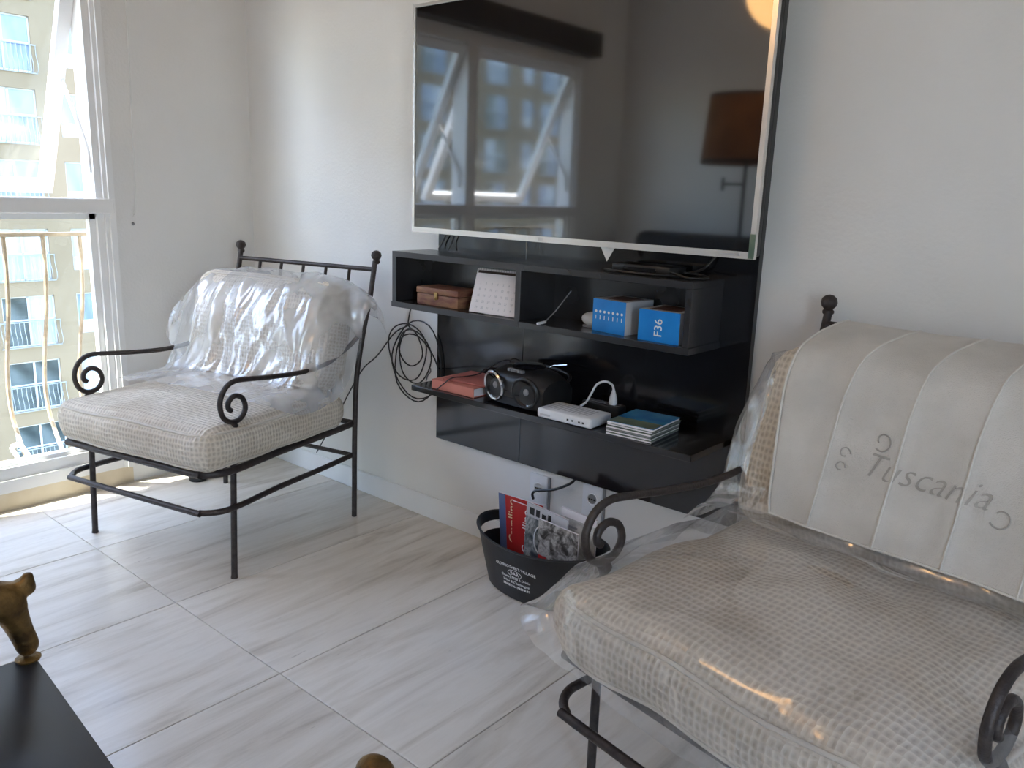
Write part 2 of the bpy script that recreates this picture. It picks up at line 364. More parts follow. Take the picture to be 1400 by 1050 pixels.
# ------------------------------------------------------------------ room shell
RX, RY, RZ = 4.7, -3.07, 2.5            # right wall, wall behind, ceiling
WY0, WY1, WZ0, WZ1 = -2.585, -.595, .066, 2.03   # window opening
def room():
    fl = MB().box(-.15, RX+.1, RY-.1, .1, -.06, -.012).build('floor', 'grout', smooth=False); struct(fl, 'travertine slab floor with thin joints')
    xs = [-.15, .024, .550, 1.076, 1.602, 2.128, 2.654, 3.18, 3.706, 4.232, RX]
    ys = [0.0, -.978, -2.03, RY]
    g = .0012
    for i in range(len(xs)-1):
        for j in range(len(ys)-1):
            x0, x1, y0, y1 = xs[i]+g, xs[i+1]-g, ys[j+1]+g, ys[j]-g
            if i == 0: x0 = 0
            MB().bbox(x0, x1, y0, y1, -.014, 0, .0012, 1).build('floor_tile', 'travertine', fl, smooth=False)
    struct(MB().box(-.15, RX+.1, 0, .12, -.06, RZ+.1).build('wall_back', 'wall_paint', smooth=False), 'white painted wall carrying the television')
    struct(MB().box(-.15, RX+.1, RY-.12, RY, -.06, RZ+.1).build('wall_front', 'wall_paint', smooth=False), 'white painted wall behind the photographer')
    wr = MB().box(RX, RX+.12, RY, -2.75, -.06, RZ+.1).box(RX, RX+.12, -2.10, 0, -.06, RZ+.1).box(RX, RX+.12, -2.75, -2.10, 2.2, RZ+.1).box(RX, RX+.12, -2.75, -2.10, -.06, .03)
    struct(wr.build('wall_right', 'wall_paint', smooth=False), 'white painted wall far to the right')
    # open door and sunlit slab added out of view for fill light
    struct(MB().box(RX+.12, RX+2.2, -3.6, .6, -.16, 0).build('trim_3', 'bounce_slab_tile', smooth=False), 'pale tiled slab added outside the unseen door to bounce sunlight in')
    w2 = empty('fill_door', (RX, -2.425, .03)); struct(w2, 'open white-framed door added out of view to the right for fill light')
    inv = w2.matrix_basis.inverted()
    for (n, m_, mat) in (('fill_door_frame', MB().box(RX+.02, RX+.10, -2.75, -2.70, .03, 2.2).box(RX+.02, RX+.10, -2.15, -2.10, .03, 2.2).box(RX+.02, RX+.10, -2.70, -2.15, 2.15, 2.2), 'white_alu'),):
        o = m_.build(n, mat, smooth=False); o.parent = w2; o.matrix_parent_inverse = inv
    wl = MB()
    wl.box(-.15, 0, WY1, 0, -.06, RZ+.1); wl.box(-.15, 0, RY, WY0, -.06, RZ+.1); wl.box(-.15, 0, WY0, WY1, WZ1, RZ+.1)
    struct(wl.build('wall_left', 'wall_paint', smooth=False), 'grey shaded wall beside the window')
    struct(MB().box(-.15, RX+.1, RY-.1, .1, RZ, RZ+.1).build('ceiling', 'ceiling_paint', smooth=False))
    b = MB().bbox(.0, RX, -.013, 0, 0, .085, .003, 1).build('baseboard_back', 'baseboard', smooth=False); struct(b, 'low white baseboard under the television wall')
    # stone sill strip at the foot of the window
    struct(MB().box(-.3, .0, WY0, WY1, -.06, WZ0).build('trim_1', 'sill_stone', smooth=False), 'beige stone plinth under the window frame')
    # unseen outside ledge, added to keep sun off the window's upper half
    struct(MB().box(-.30, -.15, -8, 6, 2.22, 2.5).build('trim_2', 'facade', smooth=False), 'unseen concrete ledge added outside above the window to block sun')
room()

# ------------------------------------------------------------------ window
def window():
    w = empty('window_1', (0, WY1, WZ0)); struct(w, 'white aluminium window with tilted top-hung sashes over fixed panes')
    def part(name, mb, mat='white_alu', par=None, **k):
        o = mb.build(name, mat, None, **k); o.parent = par or w
        if par is None: o.matrix_parent_inverse = w.matrix_basis.inverted()
        return o
    RAIL = (1.073, 1.128)
    # jambs with stepped profile
    for (ya, s) in ((WY1, -1), (WY0, 1)):
        m = MB(); a, b_ = sorted((ya, ya+s*.022)); m.box(-.11, .014, a, b_, WZ0, WZ1)
        a, b_ = sorted((ya+s*.022, ya+s*.036)); m.box(-.11, .004, a, b_, WZ0, WZ1)
        a, b_ = sorted((ya+s*.036, ya+s*.06)); m.box(-.11, -.01, a, b_, WZ0, WZ1)
        part('jamb', m, smooth=False)
    part('head_rail', MB().box(-.11, .012, WY0, WY1, 1.965, WZ1), smooth=False)
    m = MB().box(-.11, .0, WY0, WY1, WZ0, .113); m.box(-.10, -.012, WY0, WY1, .113, .157)
    part('sill_rail', m, smooth=False)
    part('mid_rail', MB().bbox(-.10, .016, WY0+.004, WY1-.004, RAIL[0], RAIL[1], .003, 1), smooth=False)
    part('mullion', MB().box(-.10, .008, -1.628, -1.552, WZ0, WZ1), smooth=False)
    for (y0, y1) in ((-1.552, WY1-.06), (WY0+.06, -1.628)):
        # fixed lower pane
        part('pane', MB().box(-.046, -.042, y0, y1, .15, RAIL[0]), 'window_glass', smooth=False)
        m = MB(); t = .022
        m.box(-.06, -.028, y0, y0+t, .15, RAIL[0]); m.box(-.06, -.028, y1-t, y1, .15, RAIL[0])
        m.box(-.06, -.028, y0, y1, .15, .15+t); m.box(-.06, -.028, y0, y1, RAIL[0]-t, RAIL[0])
        part('glazing_bead', m, smooth=False)
        # tilted sash, hinged at the top
        sz = empty('sash'); sz.parent = w; sz.matrix_parent_inverse = w.matrix_basis.inverted()
        sz.location = (-.012, 0, 1.955); sz.rotation_euler = (0, math.radians(26.5), 0)
        H = .905; fw = .046
        ya, yb = y0+.002, y1-.002
        MB().box(-.018, .018, yb-fw, yb, -H, 0).build('stile', 'white_alu', sz, smooth=False)
        MB().box(-.018, .018, ya, ya+fw, -H, 0).build('stile', 'white_alu', sz, smooth=False)
        MB().box(-.018, .018, ya+fw, yb-fw, -fw, 0).build('sash_rail', 'white_alu', sz, smooth=False)
        MB().box(-.018, .018, ya+fw, yb-fw, -H, -H+fw).build('sash_rail', 'white_alu', sz, smooth=False)
        MB().box(-.003, .003, ya+fw, yb-fw, -H+fw, -fw).build('sash_pane', 'window_glass', sz, smooth=False)
        m = MB().bbox(.018, .034, (ya+yb)/2+.08, (ya+yb)/2+.17, -H+.012, -H+.034, .004, 1)
        m.tube([(.03, (ya+yb)/2+.09, -H+.02), (.055, (ya+yb)/2+.1, -H+.035), (.05, (ya+yb)/2+.15, -H+.04)], .007, 6)
        m.build('sash_handle', 'white_alu', sz)
        for yy in (yb-.008, ya+.008):
            a = Vector((-.012-.43*math.sin(math.radians(26.5)), yy, 1.955-.43*math.cos(math.radians(26.5))))
            part('stay_arm', MB().tube([a, (-.035, yy+.006, 1.30), (-.03, yy+.006, 1.22)], .008, 6))
window()

def railing():
    X = -.25
    r = empty('window_railing', (X, -.6, .07)); tag(r, 'beige iron safety railing with bellied bars outside the window', 'railing')
    inv = r.matrix_basis.inverted()
    def part(n, mb, mat='rail_paint'):
        o = mb.build(n, mat); o.parent = r; o.matrix_parent_inverse = inv; return o
    part('top_rail', MB().box(X-.012, X+.012, -2.7, -.545, .975, .99))
    part('top_rail', MB().box(X, -.15, -.567, -.545, .975, .99))
    part('bottom_rail', MB().box(X-.008, X+.008, -2.7, -.545, .10, .112))
    prof = [(0, .975), (.0, .90), (-.008, .80), (-.03, .68), (-.075, .55), (-.11, .43), (-.12, .34), (-.10, .25), (-.05, .17), (0, .11)]
    first = None
    for k in range(16):
        y = -.628-.137*k
        mb = MB().tube(catmull([(X+a, 0, z) for a, z in prof], 4), .0085, 6)
        if first is None: first = part('baluster', mb); first.location.y = y
        else:
            o = bpy.data.objects.new('baluster', first.data); COL.objects.link(o); o.parent = r; o.matrix_parent_inverse = inv; o.location.y = y
    # return towards the wall
    part('baluster', MB().tube(catmull([(-.2, -.556-a*.5, z) for a, z in prof], 4), .0085, 6))
    for k in range(4):
        y = -.80-.137*2*k*1.0
        part('foot_scroll', MB().tube(catmull([(X, y-.13, .112), (X-.03, y-.14, .15), (X-.005, y-.12, .165), (X+.03, y-.1, .12), (X+.05, y-.09, .085)], 4), .009, 6), 'white_alu')
railing()

def blind():
    b = empty('roller_blind', (.06, -1.55, 2.03)); tag(b, 'dark roller blind box above the window with a white pull cord', 'blind')
    inv = b.matrix_basis.inverted()
    def part(n, mb, mat):
        o = mb.build(n, mat); o.parent = b; o.matrix_parent_inverse = inv
    part('blind_box', MB().bbox(.003, .11, -2.64, -.47, 2.03, 2.17, .008, 2), 'blind_dark')
    part('pull_cord', MB().tube(catmull([(.03, -.513, 2.04), (.032, -.510, 1.8), (.03, -.518, 1.4), (.03, -.524, 1.12), (.03, -.534, 1.075), (.03, -.538, 1.09)], 5), .0026, 6), 'cord_white')
    o = MB().ball((.03, -.536, 1.07), .005).build('cord_bead', 'cord_white'); o.parent = b; o.matrix_parent_inverse = inv
blind()
tag(MB().lathe([(.0001, 0), (.006, 0), (.006, .002), (.003, .004), (.0001, .004)], 10, M=T(0, -.526, 1.034) @ R('Y', PI/2)).build('wall_screw', 'grey_plastic'), 'tiny dark screw in the wall beside the window', 'screw')

# ------------------------------------------------------------------ building across the street
def facade():
    XF = -34.0
    b = empty('apartment_building', (XF, 0, -15)); tag(b, 'cream apartment block seen across the street through the window', 'building')
    inv = b.matrix_basis.inverted()
    def put(o): o.parent = b; o.matrix_parent_inverse = inv; return o
    pitch, period = 2.74, 5.6
    rows = range(-5, 5); cols = range(-12, 2)
    tops = {k: 1.84+pitch*k for k in rows}
    m = MB(); t = .3
    Y0, Y1 = 9.71+period*cols[0]-2.6, 9.71+period*cols[-1]+period+3
    m.box(XF-t, XF, Y0, Y1, tops[4], tops[4]+9); m.box(XF-t, XF, Y0, Y1, -24, tops[-5]-2.1)
    for k in rows:
        if k > rows[0]: m.box(XF-t, XF, Y0, Y1, tops[k-1], tops[k]-2.1)
        prev = Y0
        for j in cols:
            for (a, c, h) in ((9.71, 11.73, 2.1), (12.62, 13.69, 1.75)):
                ya, yc = a+period*j, c+period*j
                m.box(XF-t, XF, prev, ya, tops[k]-2.1, tops[k]); prev = yc
                if h < 2: m.box(XF-t, XF, ya, yc, tops[k]-2.1, tops[k]-h)
        m.box(XF-t, XF, prev, Y1, tops[k]-2.1, tops[k])
    m.box(XF-6, XF-t, Y0, Y1, -24, tops[4]+9)
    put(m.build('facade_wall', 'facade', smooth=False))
    # shared window meshes, local origin at top-left of the opening
    def framemb(w, h, mid):
        f = MB(); e = .06
        f.box(-.16, -.08, 0, e, -h, 0); f.box(-.16, -.08, w-e, w, -h, 0); f.box(-.16, -.08, 0, w, -e, 0); f.box(-.16, -.08, 0, w, -h, -h+e)
        f.box(-.16, -.08, w/2-.04, w/2+.04, -h, 0) if w > 1.5 else None
        f.box(-.16, -.08, 0, w, -mid-.03, -mid+.03); return f
    W1, W2 = 2.02, 1.07
    src = {}
    src['f1'] = framemb(W1, 2.1, 1.0).build('window_frame', 'facade_frame', smooth=False)
    src['f2'] = framemb(W2, 1.75, 1.22).build('window_frame', 'facade_frame', smooth=False)
    for p in ('pale', 'blue', 'dark'):
        src['p1'+p] = MB().box(-.13, -.11, 0, W1/2, -2.1, 0).build('pane', 'pane_'+p, smooth=False)
        src['p2'+p] = MB().box(-.13, -.11, 0, W2, -1.22, 0).build('pane', 'pane_'+p, smooth=False)
    src['q2'] = MB().box(-.13, -.11, 0, W2, -1.75, -1.22).build('pane', 'facade_panel', smooth=False)
    r = MB()
    r.box(.02, .05, -.15, W1+.15, -1.08, -1.04); r.box(.02, .05, -.15, W1+.15, -2.14, -2.10)
    for i in range(14):
        y = -.13+i*(W1+.26)/13
        r.tube([(.035, y, -1.06), (.05, y, -1.4), (.2, y, -1.8), (.18, y, -2.0), (.035, y, -2.12)], .014, 4)
    src['rail'] = r.build('balcony_rail', 'facade_rail')
    look = {(0, -1): 'pp', (0, -2): 'dp', (0, -3): 'dd', (0, -4): 'dd', (0, 0): 'bb', (0, 1): 'pb', (0, 2): 'bb'}
    names = {'p': 'pale', 'b': 'blue', 'd': 'dark'}
    rnd = random.Random(3); used = set()
    def mk(key, name, parent, loc):
        if key not in used:
            used.add(key); o = src[key]
        else:
            o = bpy.data.objects.new(name, src[key].data); COL.objects.link(o)
        o.parent = parent; o.location = loc; return o
    for k in rows:
        for j in cols:
            f = mk('f1', 'window_frame', b, (0, 9.71+period*j, tops[k]+15))
            lk2 = look.get((j, k)) or rnd.choice(['pp', 'dp', 'bb', 'dd', 'pb', 'bd'])
            mk('p1'+names[lk2[0]], 'pane', f, (0, 0, 0)); mk('p1'+names[lk2[1]], 'pane', f, (0, W1/2, 0))
            mk('rail', 'balcony_rail', f, (0, 0, 0))
            f = mk('f2', 'window_frame', b, (0, 12.62+period*j, tops[k]+15))
            mk('p2'+rnd.choice(['blue', 'pale', 'blue', 'dark']), 'pane', f, (0, 0, 0)); mk('q2', 'pane', f, (0, 0, 0))
    for k, o in src.items():
        if k not in used: bpy.data.objects.remove(o)
    st = MB().box(-34, -3, -80, 40, -24.2, -24).build('street_ground', 'asphalt', smooth=False); struct(st, 'street far below between the buildings')
facade()

# ------------------------------------------------------------------ television wall unit
PX0, PX1, PZ0, PZ1 = 1.174, 2.334, .328, 2.05
def wall_unit():
    u = empty('wall_unit', (1.75, 0, PZ0)); tag(u, 'glossy black wall panel unit with open shelves below the television', 'wall unit')
    inv = u.matrix_basis.inverted()
    def part(n, mb, mat, **k):
        o = mb.build(n, mat, smooth=False, **k); o.parent = u; o.matrix_parent_inverse = inv; return o
    xm = 1.568
    part('back_panel', MB().bbox(PX0, xm-.0008, -.024, -.001, PZ0, PZ1, .001, 1), 'black_gloss')
    part('back_panel', MB().bbox(xm+.0008, PX1, -.024, -.001, PZ0, PZ1, .001, 1), 'black_gloss')
    x0, x1, yf, z0, z1, t = 1.132, 2.245, -.194, .816, 1.0, .018
    part('cabinet_top', MB().bbox(x0, x1, yf, -.024, z1-t, z1, .001, 1), 'black_satin')
    part('cabinet_bottom', MB().bbox(x0, x1+.004, yf-.004, -.024, z0, z0+t, .001, 1), 'black_satin')
    part('cabinet_side', MB().bbox(x0, x0+t, yf, -.024, z0+t, z1-t, .001, 1), 'black_satin')
    part('cabinet_side', MB().bbox(x1-t, x1, yf, -.024, z0+t, z1-t, .001, 1), 'black_satin')
    part('cabinet_divider', MB().bbox(1.672, 1.672+t, yf, -.024, z0+t, z1-t, .001, 1), 'black_satin')
    part('cabinet_back', MB().box(x0+t, x1-t, -.029, -.0245, z0+t, z1-t), 'black_satin')
    part('lit_edge_strip', MB().box(x0, 1.70, yf-.0012, yf, z1-t, z1).box(x0, 1.69, yf-.0052, yf-.004, z0, z0+t).box(x0, x0+t, yf-.0012, yf, z0+t, z1-t).box(1.672, 1.69, yf-.0012, yf, z0+t, z1-t), 'lit_edge_black')  # paler strips paint the light on the left compartment's front edges
    part('shelf', MB().bbox(1.288, 2.309, -.25, -.024, .562, .580, .001, 1), 'black_gloss')
wall_unit()

def television():
    YF = -.118
    tv = empty('television', (1.75, -.05, 1.0)); tag(tv, 'large flat television with silver bezel mounted on the black panel', 'television')
    inv = tv.matrix_basis.inverted()
    def part(n, mb, mat, **k):
        o = mb.build(n, mat, **k); o.parent = tv; o.matrix_parent_inverse = inv; return o
    x0, x1, z0, z1 = 1.148, 2.362, 1.062, 1.768; bz = .0085; zb = .017
    part('rear_housing', MB().bbox(x0+.004, x1-.004, YF+.006, YF+.045, z0+.004, z1-.004, .006, 2).bbox(x0+.2, x1-.2, YF+.045, -.03, z0+.08, z1-.25, .008, 2), 'tv_back')
    part('bezel', MB().box(x0, x1, YF-.004, YF+.012, z0, z0+zb).box(x0, x1, YF-.004, YF+.012, z1-bz, z1).box(x0, x0+bz, YF-.004, YF+.012, z0+zb, z1-bz).box(x1-bz-.004, x1, YF-.004, YF+.012, z0+zb, z1-bz), 'tv_bezel', smooth=False)
    part('screen', MB().box(x0+bz, x1-bz, YF, YF+.005, z0+zb, z1-bz), 'tv_screen', smooth=False)
    part('logo', MB().text('TCL', .011, T(1.70, YF-.0045, z0+.0085) @ R('X', PI/2), .0003), 'grey_plastic', smooth=False)
    part('model_print', MB().box(2.272, 2.312, YF-.0046, YF-.004, z0+.0075, z0+.0105).box(2.318, 2.327, YF-.0046, YF-.004, z0+.006, z0+.012), 'grey_plastic', smooth=False)
    part('corner_sticker', MB().box(2.348, 2.363, YF-.0046, YF-.004, z0+.001, z0+.06), 'disc_green', smooth=False)
    part('wall_bracket', MB().box(1.55, 1.95, -.035, -.0245, 1.2, 1.6), 'tv_back', smooth=False)
television()
t = MB().add([(1.905, -.108, 1.062), (1.950, -.106, 1.062), (1.931, -.113, 1.024)], [(0, 1, 2)]).add([(1.905, -.1065, 1.062), (1.950, -.1045, 1.062), (1.931, -.1115, 1.024)], [(2, 1, 0)])
t.add([], []); t.f += [(0, 3, 4, 1), (1, 4, 5, 2), (2, 5, 3, 0)]
tag(t.build('paper_tag', 'tag_paper', smooth=False), 'small white paper tag hanging below the television edge', 'tag')

# ------------------------------------------------------------------ iron armchairs
ARM = [(.356, .702), (.318, .672), (.266, .645), (.165, .609), (.046, .599), (-.095, .608), (-.200, .620), (-.262, .624), (-.302, .606), (-.322, .567), (-.312, .522), (-.279, .500), (-.242, .506), (-.223, .533), (-.233, .565), (-.262, .579), (-.287, .567), (-.291, .547), (-.280, .536)]
POST = [(.297, 0), (.300, .12), (.302, .24), (.307, .366), (.319, .527), (.361, .694), (.401, .811), (.432, .940)]
def armchair(label, loc, rz, k=(1, 1, 1), leg_y=(-.297, -.275)):
    ch = empty('armchair', loc, rz); tag(ch, label, 'armchair', 'wrought iron armchairs')
    kx, ky, kz = k
    def S(p): return (p[0]*kx, p[1]*ky, p[2]*kz)
    xs = .33
    def pa(pts): return [S(p) for p in pts]
    for s in (-1, 1):
        MB().tube(pa(catmull([(s*xs, y, z) for y, z in ARM], 7)), .0082, 10).build('arm', 'iron', ch)
        lg = MB().tube(pa([(s*xs, leg_y[0], .0), (s*xs, leg_y[0]*.97+leg_y[1]*.03, .012), (s*xs, (leg_y[0]+leg_y[1])/2, .25), (s*xs, leg_y[1], .488)]), .0095, 10, rads=[.0115, .0098, .0095, .0095]).build('leg', 'iron', ch)
        MB().lathe([(.008, -.012), (.0125, -.008), (.0155, 0), (.0125, .008), (.007, .013)], 14, S((s*xs, leg_y[1], .487))).build('collar', 'iron', lg)
        ps = MB().tube(pa(catmull([(s*xs, y, z) for y, z in POST], 4)), .0098, 10).build('back_post', 'iron', ch)
        c = S((s*.333, .436, .955))
        MB().lathe([(.0085, -.024), (.0135, -.018), (.0135, -.013), (.010, -.009), (.0165, -.002), (.0195, .007), (.017, .017), (.009, .024), (.0001, .026)], 16, c).build('finial', 'iron', ps)
    # seat frame ring and stretcher ring, bowed past the front legs
    def ring(z, r, xw, yfront):
        pts = [(-xw+.012, .30, z), (-xw+.004, .15, z), (-xw, -.10, z), (-xw-.012, -.24, z)]
        cr = .085
        for a in range(0, 91, 15):
            t_ = math.radians(a); pts.append((-xw-.012+cr-cr*math.cos(t_), yfront+cr-cr*math.sin(t_), z))
        pts2 = [(-p[0], p[1], p[2]) for p in reversed(pts)]
        return pa(catmull(pts+pts2, 2))
    MB().tube(ring(.357, .0, xs+.004, -.385), .0115, 10).build('seat_frame', 'iron', ch)
    m = MB()
    for x in (-.22, -.11, 0, .11, .22): m.tube(pa([(x, -.375, .357), (x, .30, .357)]), .006, 6)
    m.tube(pa([(-xs, .303, .362), (xs, .303, .362)]), .0095, 8)
    m.build('seat_bars', 'iron', ch)
    MB().tube(ring(.237, .0, xs+.002, -.392), .0095, 10).build('stretcher', 'iron', ch)
    MB().tube(pa([(-xs, .302, .237), (xs, .302, .237)]), .0085, 8).build('stretcher', 'iron', ch)
    MB().tube(pa([(-xs, .425, .912), (xs, .425, .912)]), .0085, 10).build('top_rail', 'iron', ch)
    sp = catmull([(0, y, z) for y, z in POST[3:-1]]+[(0, .424, .908)], 4)
    for x in (-.22, -.11, 0, .11, .22):
        MB().tube(pa([(x, p[1], p[2]) for p in sp]), .006, 8).build('spindle', 'iron', ch)
    return ch
C1 = ((.666, -.561, 0), math.radians(13.1))
C2 = ((2.809, -.558, 0), -.176)
K2 = (1.084, 1.028, 1.01)
armchair('wrought iron armchair in the corner beside the window', *C1)
armchair('wrought iron armchair nearest the camera, right of the television unit', *C2, k=K2, leg_y=(-.268, -.266))

def cushion_pts(hx, hy, hz, r, crown, n=(34, 34, 12), p=4.0, lump=0, seed=0, edge=.0):
    """soft box cushion: rounded-box shell with crowned faces. returns verts, faces"""
    bm = bmesh.new()
    nx, ny, nz = n
    vs = {}; fs = []
    def V(i, j, k):
        key = (i, j, k)
        if key not in vs: vs[key] = len(vs)
        return vs[key]
    for i in range(nx):
        for j in range(ny):
            fs.append((V(i, j, 0), V(i, j+1, 0), V(i+1, j+1, 0), V(i+1, j, 0))); fs.append((V(i, j, nz), V(i+1, j, nz), V(i+1, j+1, nz), V(i, j+1, nz)))
    for i in range(nx):
        for k in range(nz):
            fs.append((V(i, 0, k), V(i+1, 0, k), V(i+1, 0, k+1), V(i, 0, k+1))); fs.append((V(i, ny, k), V(i, ny, k+1), V(i+1, ny, k+1), V(i+1, ny, k)))
    for j in range(ny):
        for k in range(nz):
            fs.append((V(0, j, k), V(0, j, k+1), V(0, j+1, k+1), V(0, j+1, k))); fs.append((V(nx, j, k), V(nx, j+1, k), V(nx, j+1, k+1), V(nx, j, k+1)))
    out = [None]*len(vs)
    for (i, j, k), idx in vs.items():
        a, b, c = 2*i/nx-1, 2*j/ny-1, 2*k/nz-1
        # rounded box
        q = Vector((a*hx, b*hy, c*hz)); inner = Vector((max(-hx+r, min(hx-r, q.x)), max(-hy+r, min(hy-r, q.y)), max(-hz+min(r, hz*.95), min(hz-min(r, hz*.95), q.z))))
        d = q-inner; q = inner+d.normalized()*min(r, hz*.95) if d.length > 1e-6 else q
        # round the plan corners
        cr = .07
        if abs(q.x) > hx-cr and abs(q.y) > hy-cr:
            dx, dy = abs(q.x)-(hx-cr), abs(q.y)-(hy-cr); L = math.hypot(dx, dy)
            if L > cr: q.x = math.copysign(hx-cr+dx*cr/L, q.x); q.y = math.copysign(hy-cr+dy*cr/L, q.y)
        w = max(0, (1-abs(a)**2.4))*max(0, (1-abs(b)**2.4))
        q.z += crown*w*(1 if c > 0 else -.3)*abs(c)
        bul = (1-c*c)*.012
        if abs(a) > .99: q.x += math.copysign(bul, a)
        if abs(b) > .99: q.y += math.copysign(bul, b)
        if lump:
            q += Vector((ns(q, 5, seed), ns(q, 5, seed+9), ns(q, 6, seed+5)*1.2))*lump
            q.z += lump*1.2*w*ns(q, 9, seed+3)
        out[idx] = q
    bm.free()
    return out, fs
def pipe_loop(hx, hy, z, cr=.07, lump=0, seed=0, n=10):
    pts = []
    for (sx, sy, a0) in ((1, 1, 0), (-1, 1, 90), (-1, -1, 180), (1, -1, 270)):
        for k in range(n+1):
            a = math.radians(a0+90*k/n); pts.append(Vector((sx*(hx-cr)+cr*math.cos(a), sy*(hy-cr)+cr*math.sin(a), z)))
    # densify
    res = []
    for i, p in enumerate(pts):
        q = pts[(i+1) % len(pts)]; m = max(1, int((q-p).length/.03))
        for j in range(m): res.append(p.lerp(q, j/m))
    if lump: res = [q+Vector((ns(q, 5, seed), ns(q, 5, seed+9), ns(q, 6, seed+5)*1.2))*lump for q in res]
    return res
def cushion(name, label, M, hx, hy, hz, crown, lump, seed, group):
    e = empty(name); e.matrix_world = M
    tag(e, label, 'cushion', group)
    v, f = cushion_pts(hx, hy, hz, .045, crown, lump=lump, seed=seed)
    MB().add(v, f).build('cushion_body', 'waffle_fabric', e, uvs=True, angle=180)
    MB().tube(pipe_loop(hx-.004, hy-.004, hz-.018, lump=lump, seed=seed), .0045, 6, closed=True).build('piping', 'piping', e, angle=180)
    MB().tube(pipe_loop(hx-.004, hy-.004, -hz+.018, lump=lump, seed=seed), .0045, 6, closed=True).build('piping', 'piping', e, angle=180)
    return e
def chair_M(c): return T(*c[0]) @ R('Z', c[1])
M1, M2 = chair_M(C1), chair_M(C2)
cushion('seat_cushion', 'cream waffle-weave seat cushion on the armchair in the corner', M1 @ T(.008, -.085, .430), .345, .318, .068, .026, .006, 2, 'waffle seat cushions')
cushion('back_cushion', 'cream back cushion under clear plastic on the armchair in the corner', M1 @ T(.0, .225, .685) @ R('X', math.radians(77)), .325, .185, .072, .03, .008, 5, 'waffle back cushions')
cushion('seat_cushion', 'cream waffle-weave seat cushion on the armchair nearest the camera', M2 @ T(.005, -.088, .429), .362, .335, .068, .03, .013, 11, 'waffle seat cushions')
cushion('back_cushion', 'cream back cushion behind the embroidered linen cloth', M2 @ T(.0, .235, .685) @ R('X', math.radians(75)), .352, .20, .072, .03, .008, 15, 'waffle back cushions')

# ------------------------------------------------------------------ plastic films
def wrinkle(P, amp, s=9, seed=0, stretch=(1, 1, 1)):
    out = []
    for row in P:
        r = []
        for p in row:
            q = (p[0]*stretch[0], p[1]*stretch[1], p[2]*stretch[2])
            d = Vector((ns(q, s, seed), ns(q, s, seed+4), ridg(q, s*.8, seed+8)-.5))*amp + Vector((ns(q, s*3, seed+2), ns(q, s*3, seed+6), ns(q, s*3, seed+1)))*amp*.35
            r.append(Vector(p)+d)
        out.append(r)
    return out
def film_back1():
    # rows from behind the cushion, over its top, down its front and out on the seat; columns left to right
    C = [
     [(-.37, .40, .72), (-.34, .40, .76), (-.15, .395, .77), (.05, .395, .77), (.22, .395, .77), (.36, .395, .74), (.42, .37, .69)],
     [(-.350, .35, .80), (-.335, .355, .835), (-.15, .355, .855), (.05, .355, .858), (.22, .355, .855), (.35, .355, .835), (.435, .335, .775)],
     [(-.360, .28, .805), (-.310, .285, .868), (-.15, .28, .892), (.05, .28, .896), (.22, .28, .892), (.335, .28, .868), (.44, .28, .80)],
     [(-.425, .235, .735), (-.345, .185, .81), (-.15, .165, .85), (.05, .165, .855), (.22, .165, .85), (.345, .18, .81), (.42, .25, .74)],
     [(-.505, .195, .618), (-.375, .125, .70), (-.16, .090, .745), (.05, .085, .75), (.22, .09, .745), (.355, .12, .70), (.405, .25, .64)],
     [(-.40, .17, .565), (-.34, .08, .60), (-.16, .045, .62), (.05, .04, .625), (.22, .045, .62), (.36, .08, .60), (.38, .23, .55)],
     [(-.355, .12, .53), (-.315, .02, .535), (-.16, -.01, .548), (.05, -.015, .552), (.22, -.01, .548), (.350, .02, .53), (.372, .17, .49)],
     [(-.362, .0, .505), (-.305, -.09, .538), (-.16, -.11, .555), (.05, -.115, .558), (.22, -.11, .553), (.345, -.08, .53), (.376, .06, .47)],
     [(-.360, -.10, .50), (-.295, -.18, .535), (-.16, -.20, .552), (.05, -.21, .554), (.22, -.19, .55), (.345, -.16, .528), (.376, -.03, .47)]]
    P = wrinkle(surf(C, 16, 10), .006, 8, 3, (1.2, .8, .6))
    for row in P:
        for p in row:
            h = .016*ridg((p.x+.25*(p.z-.7), p.y*.15, p.z*.12), 9, 5)+.007*ridg((p.x-.35*(p.z-.7), p.y*.2, p.z*.2), 17, 9)
            p += Vector((0, -.85, .5))*(h-.008)*(1 if p.z > .55 else .35)
    o = MB().grid(P).build('plastic_cover', 'plastic_film', angle=180); o.matrix_world = M1
    tag(o, 'crumpled clear plastic film over the back cushion of the corner armchair', 'plastic cover')
film_back1()
